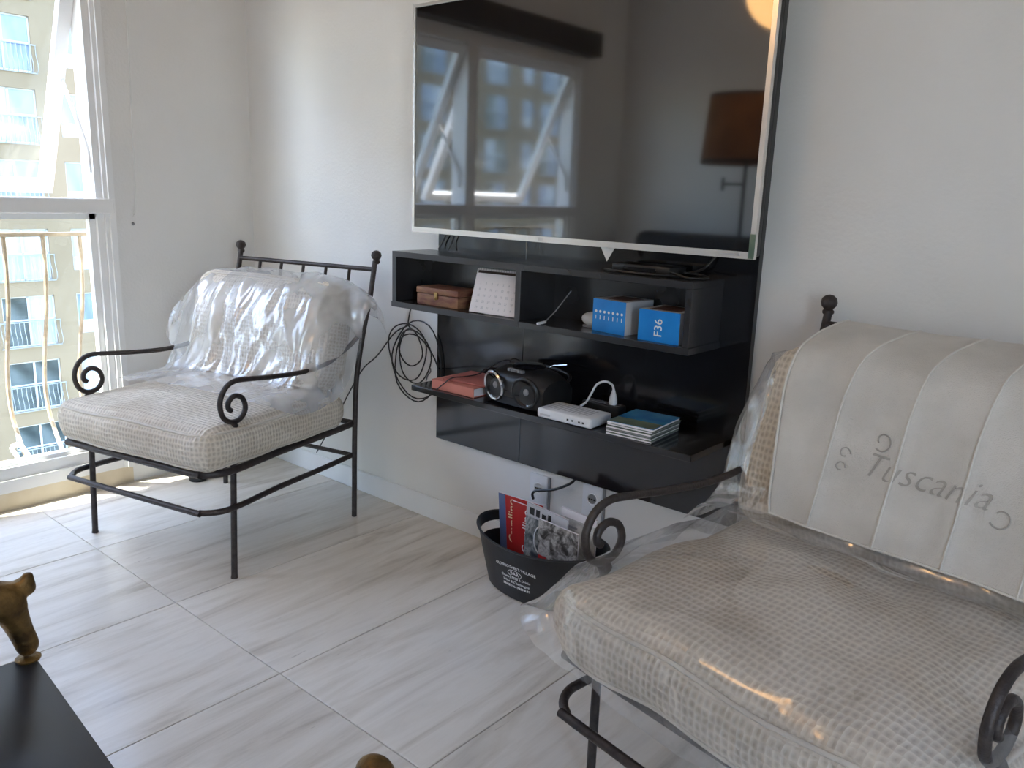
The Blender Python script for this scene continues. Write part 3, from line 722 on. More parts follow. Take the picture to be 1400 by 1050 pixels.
def film_seat2():
    hx, hy = .375, .345
    cx, cy = .005, -.085
    rows = []
    zt = .532
    # ring-wise: outline rows from flap edge (bottom) up over the edge to the middle
    NU = 220
    def outline(s, gx, gy):
        # superellipse outline
        a = 2*PI*s; c, q = math.cos(a), math.sin(a); e = .32
        return (cx+(hx+gx)*math.copysign(abs(c)**e, c), cy+(hy+gy)*math.copysign(abs(q)**e, q))
    prof = [(.045, .385), (.030, .41), (.024, .445), (.016, .485), (.002, .515), (-.03, .535), (-.10, .548), (-.18, .556), (-.26, .560), (-.33, .562)]
    P = []
    for g, z in prof:
        row = []
        for i in range(NU+1):
            s = (i % NU)/NU
            x, y = outline(s, g if g > -.3 else -.33, g if g > -.3 else -.33)
            p = Vector((x, y, z))
            low = max(0, min(1, (.50-z)/.11))
            # loose flaps: left side towards the camera-left corner and along the left edge
            dl = math.exp(-((x+.40)**2+(y+.42)**2)/.016)
            p += Vector((-.02, -.035, .05))*dl*low*1.2
            le = math.exp(-((x+.39)/.06)**2)*max(0, min(1, (y+.35)/.25))*max(0, min(1, (.30-y)/.2))
            p += Vector((-.025, 0, .075))*le*low
            p += Vector((ns(p, 11, 1), ns(p, 11, 2), ns(p, 11, 3)))*.012*(1+1.2*low) + Vector((ns(p, 30, 1), ns(p, 30, 2), ns(p, 30, 3)))*.005
            if z > .52: p.z += .006*ns(p, 6, 7)
            row.append(p)
        row[-1] = row[0].copy()
        P.append(row)
    o = MB().grid(P).build('plastic_cover', 'plastic_film_thin', angle=180); o.matrix_world = M2
    o.data.materials.append(MATS['plastic_film_side'])     # crumpled loose skirt
    for f in o.data.polygons:
        if f.center.z < .50 and f.center.x < -.25: f.material_index = 1
    tag(o, 'loose clear plastic film wrapping the seat cushion nearest the camera', 'plastic cover')
film_seat2()
def film_back2():
    C = [
     [(-.43, .35, .84), (-.40, .30, .855), (-.34, .30, .875), (-.15, .30, .90), (.1, .30, .905), (.36, .30, .88)],
     [(-.425, .36, .76), (-.405, .25, .80), (-.33, .225, .85), (-.15, .205, .87), (.1, .20, .875), (.37, .225, .845)],
     [(-.435, .35, .66), (-.415, .20, .69), (-.34, .175, .72), (-.15, .15, .735), (.1, .15, .74), (.37, .175, .71)],
     [(-.425, .32, .56), (-.41, .16, .59), (-.345, .14, .61), (-.15, .118, .615), (.1, .115, .62), (.37, .14, .60)],
     [(-.44, .28, .49), (-.42, .12, .515), (-.34, .10, .545), (-.15, .08, .55), (.1, .075, .552), (.37, .095, .55)],
     [(-.45, .22, .47), (-.43, .06, .49), (-.34, .02, .562), (-.15, .0, .572), (.1, .0, .572), (.37, .02, .565)]]
    P = wrinkle(surf(C, 14, 11), .010, 9, 21, (1, 1, .7))
    o = MB().grid(P).build('plastic_cover', 'plastic_film_side', angle=180); o.matrix_world = M2
    tag(o, 'shiny clear plastic film on the back cushion under the linen cloth', 'plastic cover')
film_back2()

# ------------------------------------------------------------------ embroidered linen cloth
def towel():
    prof = [(.475, .70), (.468, .80), (.452, .895), (.43, .936), (.40, .942), (.33, .936), (.255, .924), (.185, .895), (.140, .825), (.122, .745), (.106, .665), (.092, .60), (.086, .568)]
    C = []
    for i, (y, z) in enumerate(prof):
        xl = -.290+.055*max(0, (i-4)/8)
        C.append([(x, y, z+.004*math.sin(9*x)) for x in np.linspace(xl, .37, 7)])
    P = surf(C, 16, 7)
    folds = (-.135, .0, .125, .25)
    Q = []
    for row in P:
        r = []
        for p in row:
            p = Vector(p); n = Vector((0, -.95, .3))
            h = 0
            for fx in folds:
                d = (p.x-fx-.05*(p.z-.7)); h += .008*math.exp(-(d/.011)**2) if d > 0 else .008*math.exp(-(d/.03)**2)
            h += .005*ns(p, 5, 31)+.002*ns(p, 12, 33)
            r.append(p+n*h)
        Q.append(r)
    root = empty('linen_cloth'); root.matrix_world = M2
    tag(root, 'beige linen cloth with embroidered lettering draped over the chair back', 'cloth')
    me = MB().grid(Q).build('cloth_body', 'towel', root, angle=180)
    so = me.modifiers.new('thickness', 'SOLIDIFY'); so.thickness = .004; so.offset = -1
    Qa = np.array([[list(p) for p in r] for r in Q])
    flat = Qa.reshape(-1, 3)
    def onto(x, s):
        """point on the front face of the cloth, x across, s = height z"""
        fr = flat[flat[:, 1] < .2]
        d = (fr[:, 0]-x)**2+(fr[:, 2]-s)**2
        k = np.argsort(d)[:4]; w = 1/(d[k]+1e-6); y = (fr[k, 1]*w).sum()/w.sum()
        return Vector((x, y-.0015, s))
    def mp(p):
        a = .20
        x = .05+p.x; z = .715+p.y
        q = onto(x, z); q.y -= p.z*.5; return q
    MB().text('Tuscania', .066, mp, .0010, .4, 'CENTER', 1.02, -.0008).build('embroidery', 'embroidery', root, smooth=False)
    def curl(c, r, a0, a1, n=16, sx=1):
        return [onto(c[0]+sx*r*(1-.5*i/n)*math.cos(a0+(a1-a0)*i/n), c[1]+r*(1-.5*i/n)*math.sin(a0+(a1-a0)*i/n)) for i in range(n+1)]
    m = MB()
    m.tube(curl((-.035, .765), .020, -2.2, 3.6), .0016, 5); m.tube(curl((.19, .690), .020, -2.5, 2.4), .0016, 5)
    m.tube(curl((-.105, .725), .012, 0, 5.2), .0014, 5); m.tube(curl((-.108, .697), .011, 0, 5.2), .0014, 5)
    m.build('embroidery', 'embroidery', root)
    for fx in folds:
        pts = []
        for i in range(14, len(Q)):
            xx = np.array([p.x-.05*(p.z-.7) for p in Q[i]]); fy = np.interp(fx, xx, [p.y for p in Q[i]]); fz = np.interp(fx, xx, [p.z for p in Q[i]])
            pts.append(Vector((fx+.05*(fz-.7), fy-.0016, fz+.0006)))
        MB().tube(pts, .0022, 6).build('pleat_seam', 'towel_seam', root)
    hem = [Q[-1][j]+Vector((0, -.001, 0)) for j in range(len(Q[-1]))]
    MB().tube(hem, .0028, 6).build('hem', 'towel_seam', root)
    MB().tube([Q[i][0]+Vector((0, -.001, 0)) for i in range(len(Q))], .0028, 6).build('hem', 'towel_seam', root)
towel()

# ------------------------------------------------------------------ things on the upper shelf
ZU, ZL = .8345, .5805
def on(name, label, cat, loc, rz=0, group=None):
    e = empty(name, loc, rz); tag(e, label, cat, group); return e
def wooden_box():
    b = on('wooden_box', 'small worn brown wooden box with brass clasp on the upper shelf', 'box', (1.325, -.125, ZU), 0)
    MB().bbox(-.094, .094, -.05, .05, 0, .036, .003, 2).build('box_base', 'wood_box', b)
    MB().bbox(-.096, .096, -.052, .052, .037, .058, .004, 2).build('lid', 'wood_box', b)
    MB().bbox(-.008, .006, -.0555, -.051, .022, .046, .001, 1).tube([(-.001, -.056, .03), (-.001, -.059, .026), (-.001, -.056, .021)], .002, 6).build('clasp', 'brass', b)
wooden_box()
def calendar():
    c = on('desk_calendar', 'white desk calendar leaning beside the wooden box on the upper shelf', 'calendar', (1.560, -.142, ZU), math.radians(4))
    L = .138; a = math.radians(17)
    Mf = T(0, -.03, .002) @ R('X', -a)
    MB().box(-.09, .09, -.0012, .0012, 0, L, M=Mf).build('page', 'paper', c, smooth=False)
    Mb = T(0, .05, .002) @ R('X', a)
    MB().box(-.09, .09, -.001, .001, 0, L, M=Mb).build('back_board', 'paper', c, smooth=False)
    m = MB()
    for k in range(18): m.tube([Mf @ Vector((-.083+k*.0098, .004*math.cos(t_), L-.003+.005*math.sin(t_))) for t_ in np.linspace(0, 6.28, 8)], .0008, 4)
    m.build('spiral_binding', 'grey_plastic', c)
    m = MB(); m.box(-.085, .085, -.0018, -.0012, L-.014, L-.006, M=Mf)
    m.build('header_band', 'shade_band', c, smooth=False)
    m = MB()
    for r in range(5):
        for k in range(7): m.text(str((r*7+k) % 31+1), .0105, Mf @ T(-.066+k*.022, -.0016, .092-r*.019) @ R('X', PI/2), .0002)
    m.build('dates', 'print_grey', c, smooth=False)
calendar()
def blue_box(label, loc, rz, w, d, h, kind):
    b = on('product_box', label, 'box', loc, rz, 'blue product boxes on the upper shelf')
    m = MB().box(-w/2, w/2, -d/2, d/2, 0, h).build('carton', 'box_white', b, smooth=False)
    MB().box(-w/2, w/2, -d/2-.0008, -d/2, 0, h).build('front_print', 'box_blue', b, smooth=False)
    MB().box(-w/2+.02, w/2-.02, -d/2+.02, d/2-.015, h, h+.0006).build('top_print', 'box_brown', b, smooth=False)
    F = lambda x, z: T(x, -d/2-.001, z) @ R('X', PI/2)
    m = MB()
    if kind == 1:
        for k in range(7):
            x = -w/2+.012+k*(w-.024)/6
            m.lathe([(.0001, 0), (.0038, 0), (.0038, .0006), (.0001, .0006)], 10, M=F(x, h*.62))
            m.box(x-.0012, x+.0012, -d/2-.0012, -d/2-.0008, h*.38, h*.5)
    else:
        m.text('F36', .033, F(0, h*.46) @ R('Z', PI/2), .0003)
    m.build('lettering', 'print_white', b, smooth=False)
blue_box('blue and white box with a row of seven white dots on the upper shelf', (1.985, -.098, ZU), -.10, .115, .12, .09, 1)
blue_box('blue and white box marked F36 at the right end of the upper shelf', (2.148, -.115, ZU), 0, .122, .125, .082, 2)
def white_gadget():
    g = on('white_gadget', 'rounded white plastic gadget left of the blue boxes', 'gadget', (1.885, -.095, ZU))
    MB().ball((0, 0, .021), .021, 18, 10, (1.8, 1.2, 1.0)).build('shell', 'white_plastic', g)
    MB().lathe([(.022, 0), (.03, 0), (.03, .004), (.022, .004)], 18).build('foot_ring', 'grey_plastic', g)
white_gadget()
def stylus():
    g = on('stick_antenna', 'thin dark stick with white tip leaning inside the shelf', 'stick', (1.775, -.19, ZU))
    MB().tube([(0, .01, .006), (.003, .055, .035), (.0, .13, .088)], .0016, 6).build('rod', 'grey_plastic', g)
    MB().tube([(.004, -.028, .0055), (0, .012, .0065)], .004, 8).build('white_tip', 'white_plastic', g)
stylus()
# things on top of the cabinet
def set_top():
    g = on('media_box', 'flat black media box under the right side of the television', 'media box', (2.05, -.085, 1.0005))
    MB().bbox(-.09, .09, -.045, .045, .004, .024, .004, 2).build('case', 'black_plastic', g)
    MB().bbox(-.05, .05, -.0475, -.0445, .008, .018, .001, 1).build('front_window', 'black_gloss', g)
    m = MB()
    for x in (-.07, .07):
        for y in (-.03, .03): m.lathe([(.008, 0), (.008, .005)], 10, (x, y, 0))
    m.build('feet', 'black_plastic', g)
set_top()
def cable(name, label, pts, r=.003, mat='black_plastic', group=None, n=6):
    return tag(MB().tube(catmull(pts, n), r, 8).build(name, mat), label, 'cable', group)
cable('cable', 'tangled black cable lying on the shelf top below the television', [(1.93, -.12, 1.004), (1.99, -.155, 1.005), (2.06, -.15, 1.004), (2.11, -.165, 1.006), (2.17, -.12, 1.004), (2.13, -.06, 1.004), (2.19, -.05, 1.02), (2.22, -.03, 1.06)], .0032)
cable('cable', 'black cable looping by the right end of the shelf top', [(2.10, -.10, 1.012), (2.15, -.13, 1.012), (2.20, -.14, 1.004), (2.235, -.10, 1.004), (2.20, -.07, 1.008), (2.16, -.09, 1.012)], .003)
cable('cable', 'thin dark cable dropping behind the left end of the television', [(1.245, -.045, 1.09), (1.225, -.036, 1.06), (1.205, -.034, 1.03), (1.19, -.04, 1.004)], .0022)
cable('cable', 'second thin dark cable dropping behind the left end of the television', [(1.285, -.045, 1.09), (1.265, -.036, 1.06), (1.25, -.034, 1.03), (1.243, -.045, 1.004)], .0022)

# ------------------------------------------------------------------ things on the lower shelf
def notebook(label, x, y, z, rz, w, d, h, mat):
    b = on('notebook', label, 'notebook', (x, y, z), rz, 'notebooks on the lower shelf')
    MB().bbox(-w/2, w/2, -d/2, d/2, 0, .003, .001, 1).bbox(-w/2, w/2, -d/2, d/2, h-.003, h, .001, 1).bbox(-w/2, -w/2+.003, -d/2, d/2, 0, h, .001, 1).bbox(-w/2, w/2, -d/2, -d/2+.002, .001, h-.001, .0005, 1).build('cover', mat, b, smooth=False)
    MB().box(-w/2+.004, w/2-.003, -d/2+.003, d/2-.003, .003, h-.003).build('pages', 'paper', b, smooth=False)
notebook('thick terracotta notebook on the left end of the lower shelf', 1.458, -.145, ZL, .0, .185, .175, .030, 'notebook')
notebook('thin terracotta folder lying on top of the thick notebook', 1.475, -.135, ZL+.031, .12, .165, .15, .006, 'notebook_dark')
cable('cord_tie', 'thin black cord running over the terracotta notebooks', [(1.40, -.245, .582), (1.425, -.2385, .605), (1.44, -.215, .6235), (1.445, -.16, .621), (1.455, -.10, .625), (1.50, -.05, .665), (1.545, -.04, .665), (1.565, -.06, .60)], .002)
def boombox():
    b = on('boombox', 'black portable CD player with round speakers on the lower shelf', 'boombox', (1.700, -.152, ZL), math.radians(-4))
    W, D, Hh = .112, .080, .108
    m = MB(); rows = []
    for i in range(15):
        a = PI*i/14
        for_row = []
        # rounded profile around the side view
        y = -D*math.cos(a); z = .008+Hh*(.52+.48*math.sin(a)) if 0 < i < 14 else .03
        for_row = [(W*1.06*t_, y*(1-.18*abs(t_)**3), z*(1-.22*abs(t_)**4)) for t_ in np.linspace(-1, 1, 15)]
        rows.append(for_row)
    bot = [(p[0]*.96, p[1]*.95, .006) for p in rows[-1]]; fro = [(p[0]*.96, p[1]*.95, .006) for p in rows[0]]
    rows = [fro]+rows+[bot, fro]
    m.grid(rows)
    for s in (0, -1):
        idx = [i*15+(0 if s == 0 else 14) for i in range(len(rows)-1)]; m.f.append(tuple(idx))
    m.build('body', 'black_plastic', b)
    for s in (-1, 1):
        Mx = T(s*.064, -D+.004, .056) @ R('Z', s*.16) @ R('X', PI/2+.15) @ Matrix.Scale(1.12, 4)
        sp = MB().lathe([(.036, -.004), (.042, 0), (.0425, .006), (.039, .010), (.035, .008)], 28, M=Mx, cap=False).build('speaker_ring', 'black_plastic' if s > 0 else 'chrome', b)  # right ring made black to paint the shade at that end
        MB().lathe([(.0355, .007), (.03, .003), (.014, -.004), (.0001, -.004)], 24, M=Mx, cap=False).build('speaker_cone', 'black_gloss', sp)
        MB().ball(tuple(Mx @ Vector((0, 0, -.003))), .011, 12, 6).build('speaker_cap', 'grey_plastic', sp)
    MB().lathe([(.05, 0), (.052, .004), (.046, .008), (.0001, .011)], 28, (0, .0, Hh+.004)).build('disc_lid', 'black_gloss', b)
    MB().tube(catmull([(-.108, .01, .055), (-.112, .04, .075), (-.10, .07, .095), (0, .078, .104), (.10, .07, .095), (.112, .04, .075), (.108, .01, .055)], 6), .0055, 8).build('handle', 'black_plastic', b)
    for k in range(5):
        MB().bbox(-.03+k*.013, -.02+k*.013, -.062, -.050, Hh-.004, Hh+.004, .001, 1).build('button', 'grey_plastic', b)
    MB().bbox(-.022, .022, -D-.004, -D+.01, .03, .05, .002, 1).build('display', 'black_gloss', b)
    MB().tube([(.02, .05, .10), (.05, .056, .118), (.10, .058, .128)], .002, 6).build('antenna', 'chrome', b)
boombox()
def router():
    r = on('wifi_router', 'white slab router with small indicator lights on the lower shelf', 'router', (1.912, -.203, ZL), math.radians(2))
    MB().bbox(-.092, .092, -.053, .053, .002, .030, .007, 3).build('case', 'white_plastic', r)
    m = MB()
    for x in (.012, .028, .05, .063): m.box(x, x+.006, -.0535, -.0528, .012, .017)
    m.build('indicator_marks', 'black_plastic', r, smooth=False)
    m = MB()
    for k in range(12): m.box(-.075+k*.012, -.069+k*.012, -.03, .03, .0298, .0304)
    m.build('vent_slots', 'print_grey', r, smooth=False)
    MB().bbox(-.08, -.045, -.0536, -.0528, .010, .016, .0002, 1).build('logo_print', 'print_grey', r, smooth=False)
router()
def power_strip():
    p = on('power_strip', 'short black power strip at the back of the lower shelf', 'power strip', (1.925, -.075, ZL), 0)
    MB().bbox(-.065, .065, -.022, .022, 0, .032, .005, 2).build('body', 'black_plastic', p)
    for x in (-.045, -.015, .015, .045): MB().lathe([(.013, .0), (.013, .0012), (.009, .0012), (.009, 0)], 16, (x, 0, .032)).build('socket', 'grey_plastic', p)
power_strip()
def plug():
    p = on('white_plug', 'white plug and looping white cord in the black power strip', 'plug', (1.958, -.078, ZL+.033), 0)
    MB().lathe([(.011, 0), (.0125, .006), (.011, .02), (.007, .034), (.0035, .045)], 14).build('plug_body', 'white_plastic', p)
    MB().tube(catmull([(0, 0, .043), (-.004, -.004, .058), (-.022, -.012, .066), (-.045, -.02, .055), (-.056, -.03, .028), (-.062, -.045, .004), (-.066, -.068, -.006)], 6), .0034, 8).build('cord', 'white_plastic', p)
plug()
def discs():
    z = ZL
    for k in range(6):
        h = .0058 if k < 5 else .007
        e = on('disc_case', ['disc case at the bottom of the stack beside the router', 'second disc case from the bottom of the stack', 'third disc case from the bottom of the stack', 'third disc case from the top of the stack', 'second disc case from the top of the stack', 'blue disc case on top of the stack beside the router'][k], 'disc case', (2.115+random.uniform(-.003, .003), -.158+random.uniform(-.004, .003), z), .06+random.uniform(-.02, .02), 'stacked disc cases')
        MB().box(-.066, .066, -.08, .08, .0005, h-.0012).build('tray', 'print_white' if k % 2 else 'grey_plastic', e, smooth=False)
        MB().box(-.068, .068, -.0815, .0815, h-.0012, h-.0002).build('cover', 'disc_green' if k < 5 else 'disc_blue', e, smooth=False)
        MB().box(-.0675, .0675, -.0822, -.0815, .0008, h-.0014).build('spine_label', 'paper' if k != 2 else 'grey_plastic', e, smooth=False)
        if k == 5:
            MB().box(-.066, .066, -.0805, -.025, h-.0002, h+.0001).build('cover_print', 'disc_green', e, smooth=False)
        z += h+.0002
discs()
# ------------------------------------------------------------------ cables on the wall, sockets
def coil():
    e = on('cable_coil', 'coil of thin black cable hanging on the wall left of the unit', 'cable', (1.05, -.02, .60))
    rnd = random.Random(5)
    loops = [(-.03, .02, .10, .11), (.01, .01, .085, .10), (.02, -.03, .115, .12), (-.01, .04, .06, .065), (.03, .0, .13, .14)]
    m = MB()
    for i, (cx, cz, rx, rz_) in enumerate(loops):
        pts = []
        for k in range(28):
            a = 2*PI*k/28
            pts.append((cx+rx*math.cos(a)*(1+.06*math.sin(3*a+i)), -.006-.004*(i % 3)+.003*math.sin(2*a+i), cz+rz_*math.sin(a)*(1+.05*math.cos(2*a+i))))
        m.tube(pts, .0026, 6, closed=True)
    m.build('loops', 'black_plastic', e)
    MB().tube(catmull([(-.005, 0, .215), (-.02, -.004, .16), (-.02, -.008, .12), (.02, -.01, .10)], 6), .0026, 6).build('drop', 'black_plastic', e)
    MB().tube(catmull([(-.60, .0, -.50), (-.45, .0, -.30), (-.30, -.002, -.10), (-.20, -.004, -.02), (-.10, -.006, .08), (-.02, -.01, .12)], 6), .0026, 6).build('tail', 'black_plastic', e)
    MB().tube(catmull([(.10, -.012, -.02), (.14, -.05, -.02), (.20, -.12, -.012), (.245, -.17, -.0135)], 6), .0024, 6).build('shelf_tail', 'black_plastic', e)
coil()
def wall_socket(label, x, z, w, h, kind):
    s = on('wall_socket', label, 'socket', (x, 0, z), 0)
    MB().bbox(-w/2, w/2, -.009, -.0005, -h/2, h/2, .003, 2).build('plate', 'white_plastic', s)
    Mx = T(0, -.009, .01) @ R('X', PI/2)
    MB().lathe([(.02, 0), (.02, .0015), (.017, .0015), (.016, .0)], 20, M=Mx).build('socket_ring', 'print_white', s)
    m = MB()
    for dx in (-.0095, 0, .0095): m.lathe([(.0025, 0), (.0025, .0022)], 8, M=Mx @ T(dx, 0, 0))
    m.build('pin_holes', 'black_plastic', s)
    MB().box(w/2+.001, w/2+.008, -.006, -.0005, -h/2, h/2-.002).build('edge_shadow', 'grey_plastic', s, smooth=False)  # grey strip painting the shadow line along the plate's edge
wall_socket('white wall socket below the panel behind the magazines', 1.643, .245, .075, .115, 0)
wall_socket('white wall plate hidden behind the iron scroll right of the magazines', 1.858, .265, .075, .12, 1)
cable('power_cable', 'black cable running from the wall socket up under the panel', [(1.645, -.035, .225), (1.645, -.04, .245), (1.66, -.035, .258), (1.72, -.025, .275), (1.78, -.02, .31), (1.80, -.016, .335)], .0045)
def adapter():
    a = on('power_adapter', 'small black power adapter on the floor under the corner armchair', 'adapter', (.165, -.405, 0), .3)
    MB().lathe([(.034, 0), (.038, .006), (.036, .016), (.016, .02), (.014, .034), (.006, .037)], 20).build('case', 'black_plastic', a)
    MB().tube(catmull([(.03, .01, .008), (.06, .06, .005), (.05, .15, .004), (-.02, .26, .005), (-.07, .33, .03), (-.085, .36, .09)], 6), .0028, 6).build('cord', 'black_plastic', a)
adapter()

# ------------------------------------------------------------------ tub with magazines
def tub():
    cx, cy = 1.79, -.172
    b = on('magazine_tub', 'oval black plastic tub holding magazines under the wall unit', 'tub', (cx, cy, 0))
    Hh = .172
    def ell(f, z, k): 
        rx = (.188+.042*f); ry = (.102+.036*f)
        return (rx*math.cos(k), ry*math.sin(k), z)
    N = 72; lv = 22
    m = MB(); outer = []; inner = []
    for i in range(lv+1):
        f = i/lv; z = .004+Hh*f
        lift = lambda a: .016*(math.cos(a)**2)*max(0, f-.6)/.4   # ends rise slightly
        outer.append([(*ell(f, 0, 2*PI*k/N)[:2], z+lift(2*PI*k/N)) for k in range(N)])
        e2 = lambda k: ((.185+.042*f)*math.cos(k), (.099+.036*f)*math.sin(k))
        inner.append([(*e2(2*PI*k/N), max(z, .008)+lift(2*PI*k/N)) for k in range(N)])
    vs = [p for r in outer for p in r]+[p for r in inner for p in r]; fs = []
    def hole(i, k):   # hand holes at both ends
        a = 2*PI*(k+.5)/N; z = (i+.5)/lv
        for c in (0, PI):
            d = (a-c+PI) % (2*PI)-PI
            if (d/.42)**2+((z-.80)/.085)**2 < 1: return True
        return False
    o2 = (lv+1)*N
    for i in range(lv):
        for k in range(N):
            if hole(i, k): continue
            j = (k+1) % N
            fs.append((i*N+k, i*N+j, (i+1)*N+j, (i+1)*N+k)); fs.append((o2+i*N+k, o2+(i+1)*N+k, o2+(i+1)*N+j, o2+i*N+j))
    for k in range(N):
        j = (k+1) % N; fs.append((lv*N+k, lv*N+j, o2+lv*N+j, o2+lv*N+k))
    fs.append(tuple(range(N-1, -1, -1))); fs.append(tuple(o2+k for k in range(N)))
    m.add(vs, fs); me = m.build('shell', 'tub_plastic', b)
    rim = [((.232)*math.cos(2*PI*k/N), .140*math.sin(2*PI*k/N), Hh+.004+.016*math.cos(2*PI*k/N)**2) for k in range(N)]
    MB().tube(rim, .0035, 6, closed=True).build('rim', 'tub_plastic', b)
    def wrapm(z0, arc=0):
        def f(p):
            z = z0+p.y+arc*(1-(p.x/.075)**2)*.5; fr = (z-.004)/Hh
            rx, ry = .188+.042*fr, .102+.036*fr
            x = p.x-.0; s = max(-.99, min(.99, x/rx)); y = -ry*math.sqrt(1-s*s)
            return Vector((x, y-.0004-p.z, z))
        return f
    m = MB()
    m.text("OLD BROTHER'S VILLAGE", .0135, wrapm(.112, .012), .0003)
    m.text('BAR', .017, wrapm(.097), .0003, 0, 'CENTER', 1.1)
    m.text('Country Food & Drinks', .0115, wrapm(.081), .0003, .2)
    m.text('Wine & Champagne', .0125, wrapm(.066), .0003, .3)
    m.text('SINCE 1964 PREMIUM', .0110, wrapm(.051), .0005)
    m.build('lettering', 'print_white', b, smooth=False)
    pts = [wrapm(.097)(Vector((.026*math.cos(a), .012*math.sin(a), 0))) for a in np.linspace(0, 2*PI, 28, endpoint=False)]
    MB().tube(pts, .0007, 5, closed=True).build('oval_mark', 'print_white', b)
    return b
tub()
def photo_cover(name, c1, c2, c3, scale, seed):
    m = principled(name, c1, .35)
    v = coords(m, 'Object', (1, 1, 1)); mp = nd(m, 'ShaderNodeMapping'); mp.inputs['Location'].default_value = (seed, seed*2, seed*3); lk(m, v, mp.inputs['Vector'])
    n = nd(m, 'ShaderNodeTexNoise', Scale=scale, Detail=5, Roughness=.6, Distortion=.8); lk(m, mp.outputs[0], n.inputs['Vector'])
    lk(m, ramp(m, n.outputs['Fac'], [(.38, c1), (.5, c2), (.6, c3), (.68, c2)]), bsdf(m).inputs['Base Color'])
photo_cover('cover_grey', (.05, .06, .07), (.2, .22, .22), (.5, .5, .5), 22, 1.3)
photo_cover('cover_city', (.06, .055, .05), (.3, .28, .27), (.6, .58, .56), 34, 4.1)
photo_cover('cover_pale', (.35, .34, .32), (.55, .54, .52), (.7, .69, .67), 16, 7.7)
def magazine(label, loc, rz, tilt, lean, w, h, mat, deco):
    e = empty('magazine', loc); e.rotation_euler = (lean, tilt, rz); tag(e, label, 'magazine', 'magazines standing in the black tub')
    MB().box(0, w, -.0025, .0025, 0, h).build('pages', 'paper', e, smooth=False)
    MB().box(-.0005, w, -.0033, -.0025, 0, h).build('front_cover', mat, e, smooth=False)
    F = lambda x, z: T(x, -.0036, z) @ R('X', PI/2)
    if deco == 'caval':
        MB().box(-.0006, .026, -.0037, -.0033, 0, h).build('cover_band', 'blue_cover', e, smooth=False)
        MB().text('Cavallino', .042, F(.052, h-.085) @ R('Z', PI/2), .0003).build('title', 'yellow_print', e, smooth=False)
    elif deco == 'caval2':
        MB().text('Cavallino', .042, F(.055, h-.09) @ R('Z', PI/2), .0003).build('title', 'print_white', e, smooth=False)
    elif deco == 'head':
        MB().box(0, w, -.0038, -.0034, h-.045, h).build('cover_band', 'print_grey', e, smooth=False)
        MB().box(.012, .030, -.0041, -.0037, h-.036, h-.012).box(.036, .050, -.0041, -.0037, h-.036, h-.012).box(.058, .072, -.0041, -.0037, h-.036, h-.018).box(.080, .092, -.0041, -.0037, h-.036, h-.012).build('title', 'black_plastic', e, smooth=False)
        m = MB().tube([Vector((w*.42+.028*math.cos(a), -.004, h-.11+.05*math.sin(a))) for a in np.linspace(0, 6.283, 24)], .0022, 5)
        m.build('cover_drawing', 'print_white', e)
    elif deco == 'red':
        MB().box(.0, .03, -.0038, -.0034, h*.42, h*.42+.025).build('cover_band', 'red_cover', e, smooth=False)
        MB().box(.036, .10, -.0041, -.0037, h*.42+.008, h*.42+.017).build('title', 'print_white', e, smooth=False)
    elif deco == 'pale':
        MB().box(.0, w, -.0038, -.0034, h-.025, h).build('cover_band', 'paper', e, smooth=False)
        MB().box(.02, .06, -.0039, -.0034, h-.055, h-.048).build('cover_line', 'grey_plastic', e, smooth=False)
    return e
magazine('red magazine with blue edge strip and cream vertical title', (1.618, -.150, .012), .06, .0, .10, .17, .268, 'red_cover', 'caval')
magazine('red magazine with white vertical title behind the grey magazine', (1.672, -.162, .012), .06, .05, .10, .15, .262, 'red_cover', 'caval2')
magazine('dark grey magazine with pale header and oval drawing', (1.728, -.178, .012), .05, .12, .12, .15, .29, 'cover_grey', 'head')
magazine('city photo magazine with a small red label', (1.800, -.190, .012), .05, .08, .14, .14, .255, 'cover_city', 'red')
magazine('pale magazine at the right end of the tub', (1.848, -.150, .012), .02, .06, .08, .125, .288, 'cover_pale', 'pale')

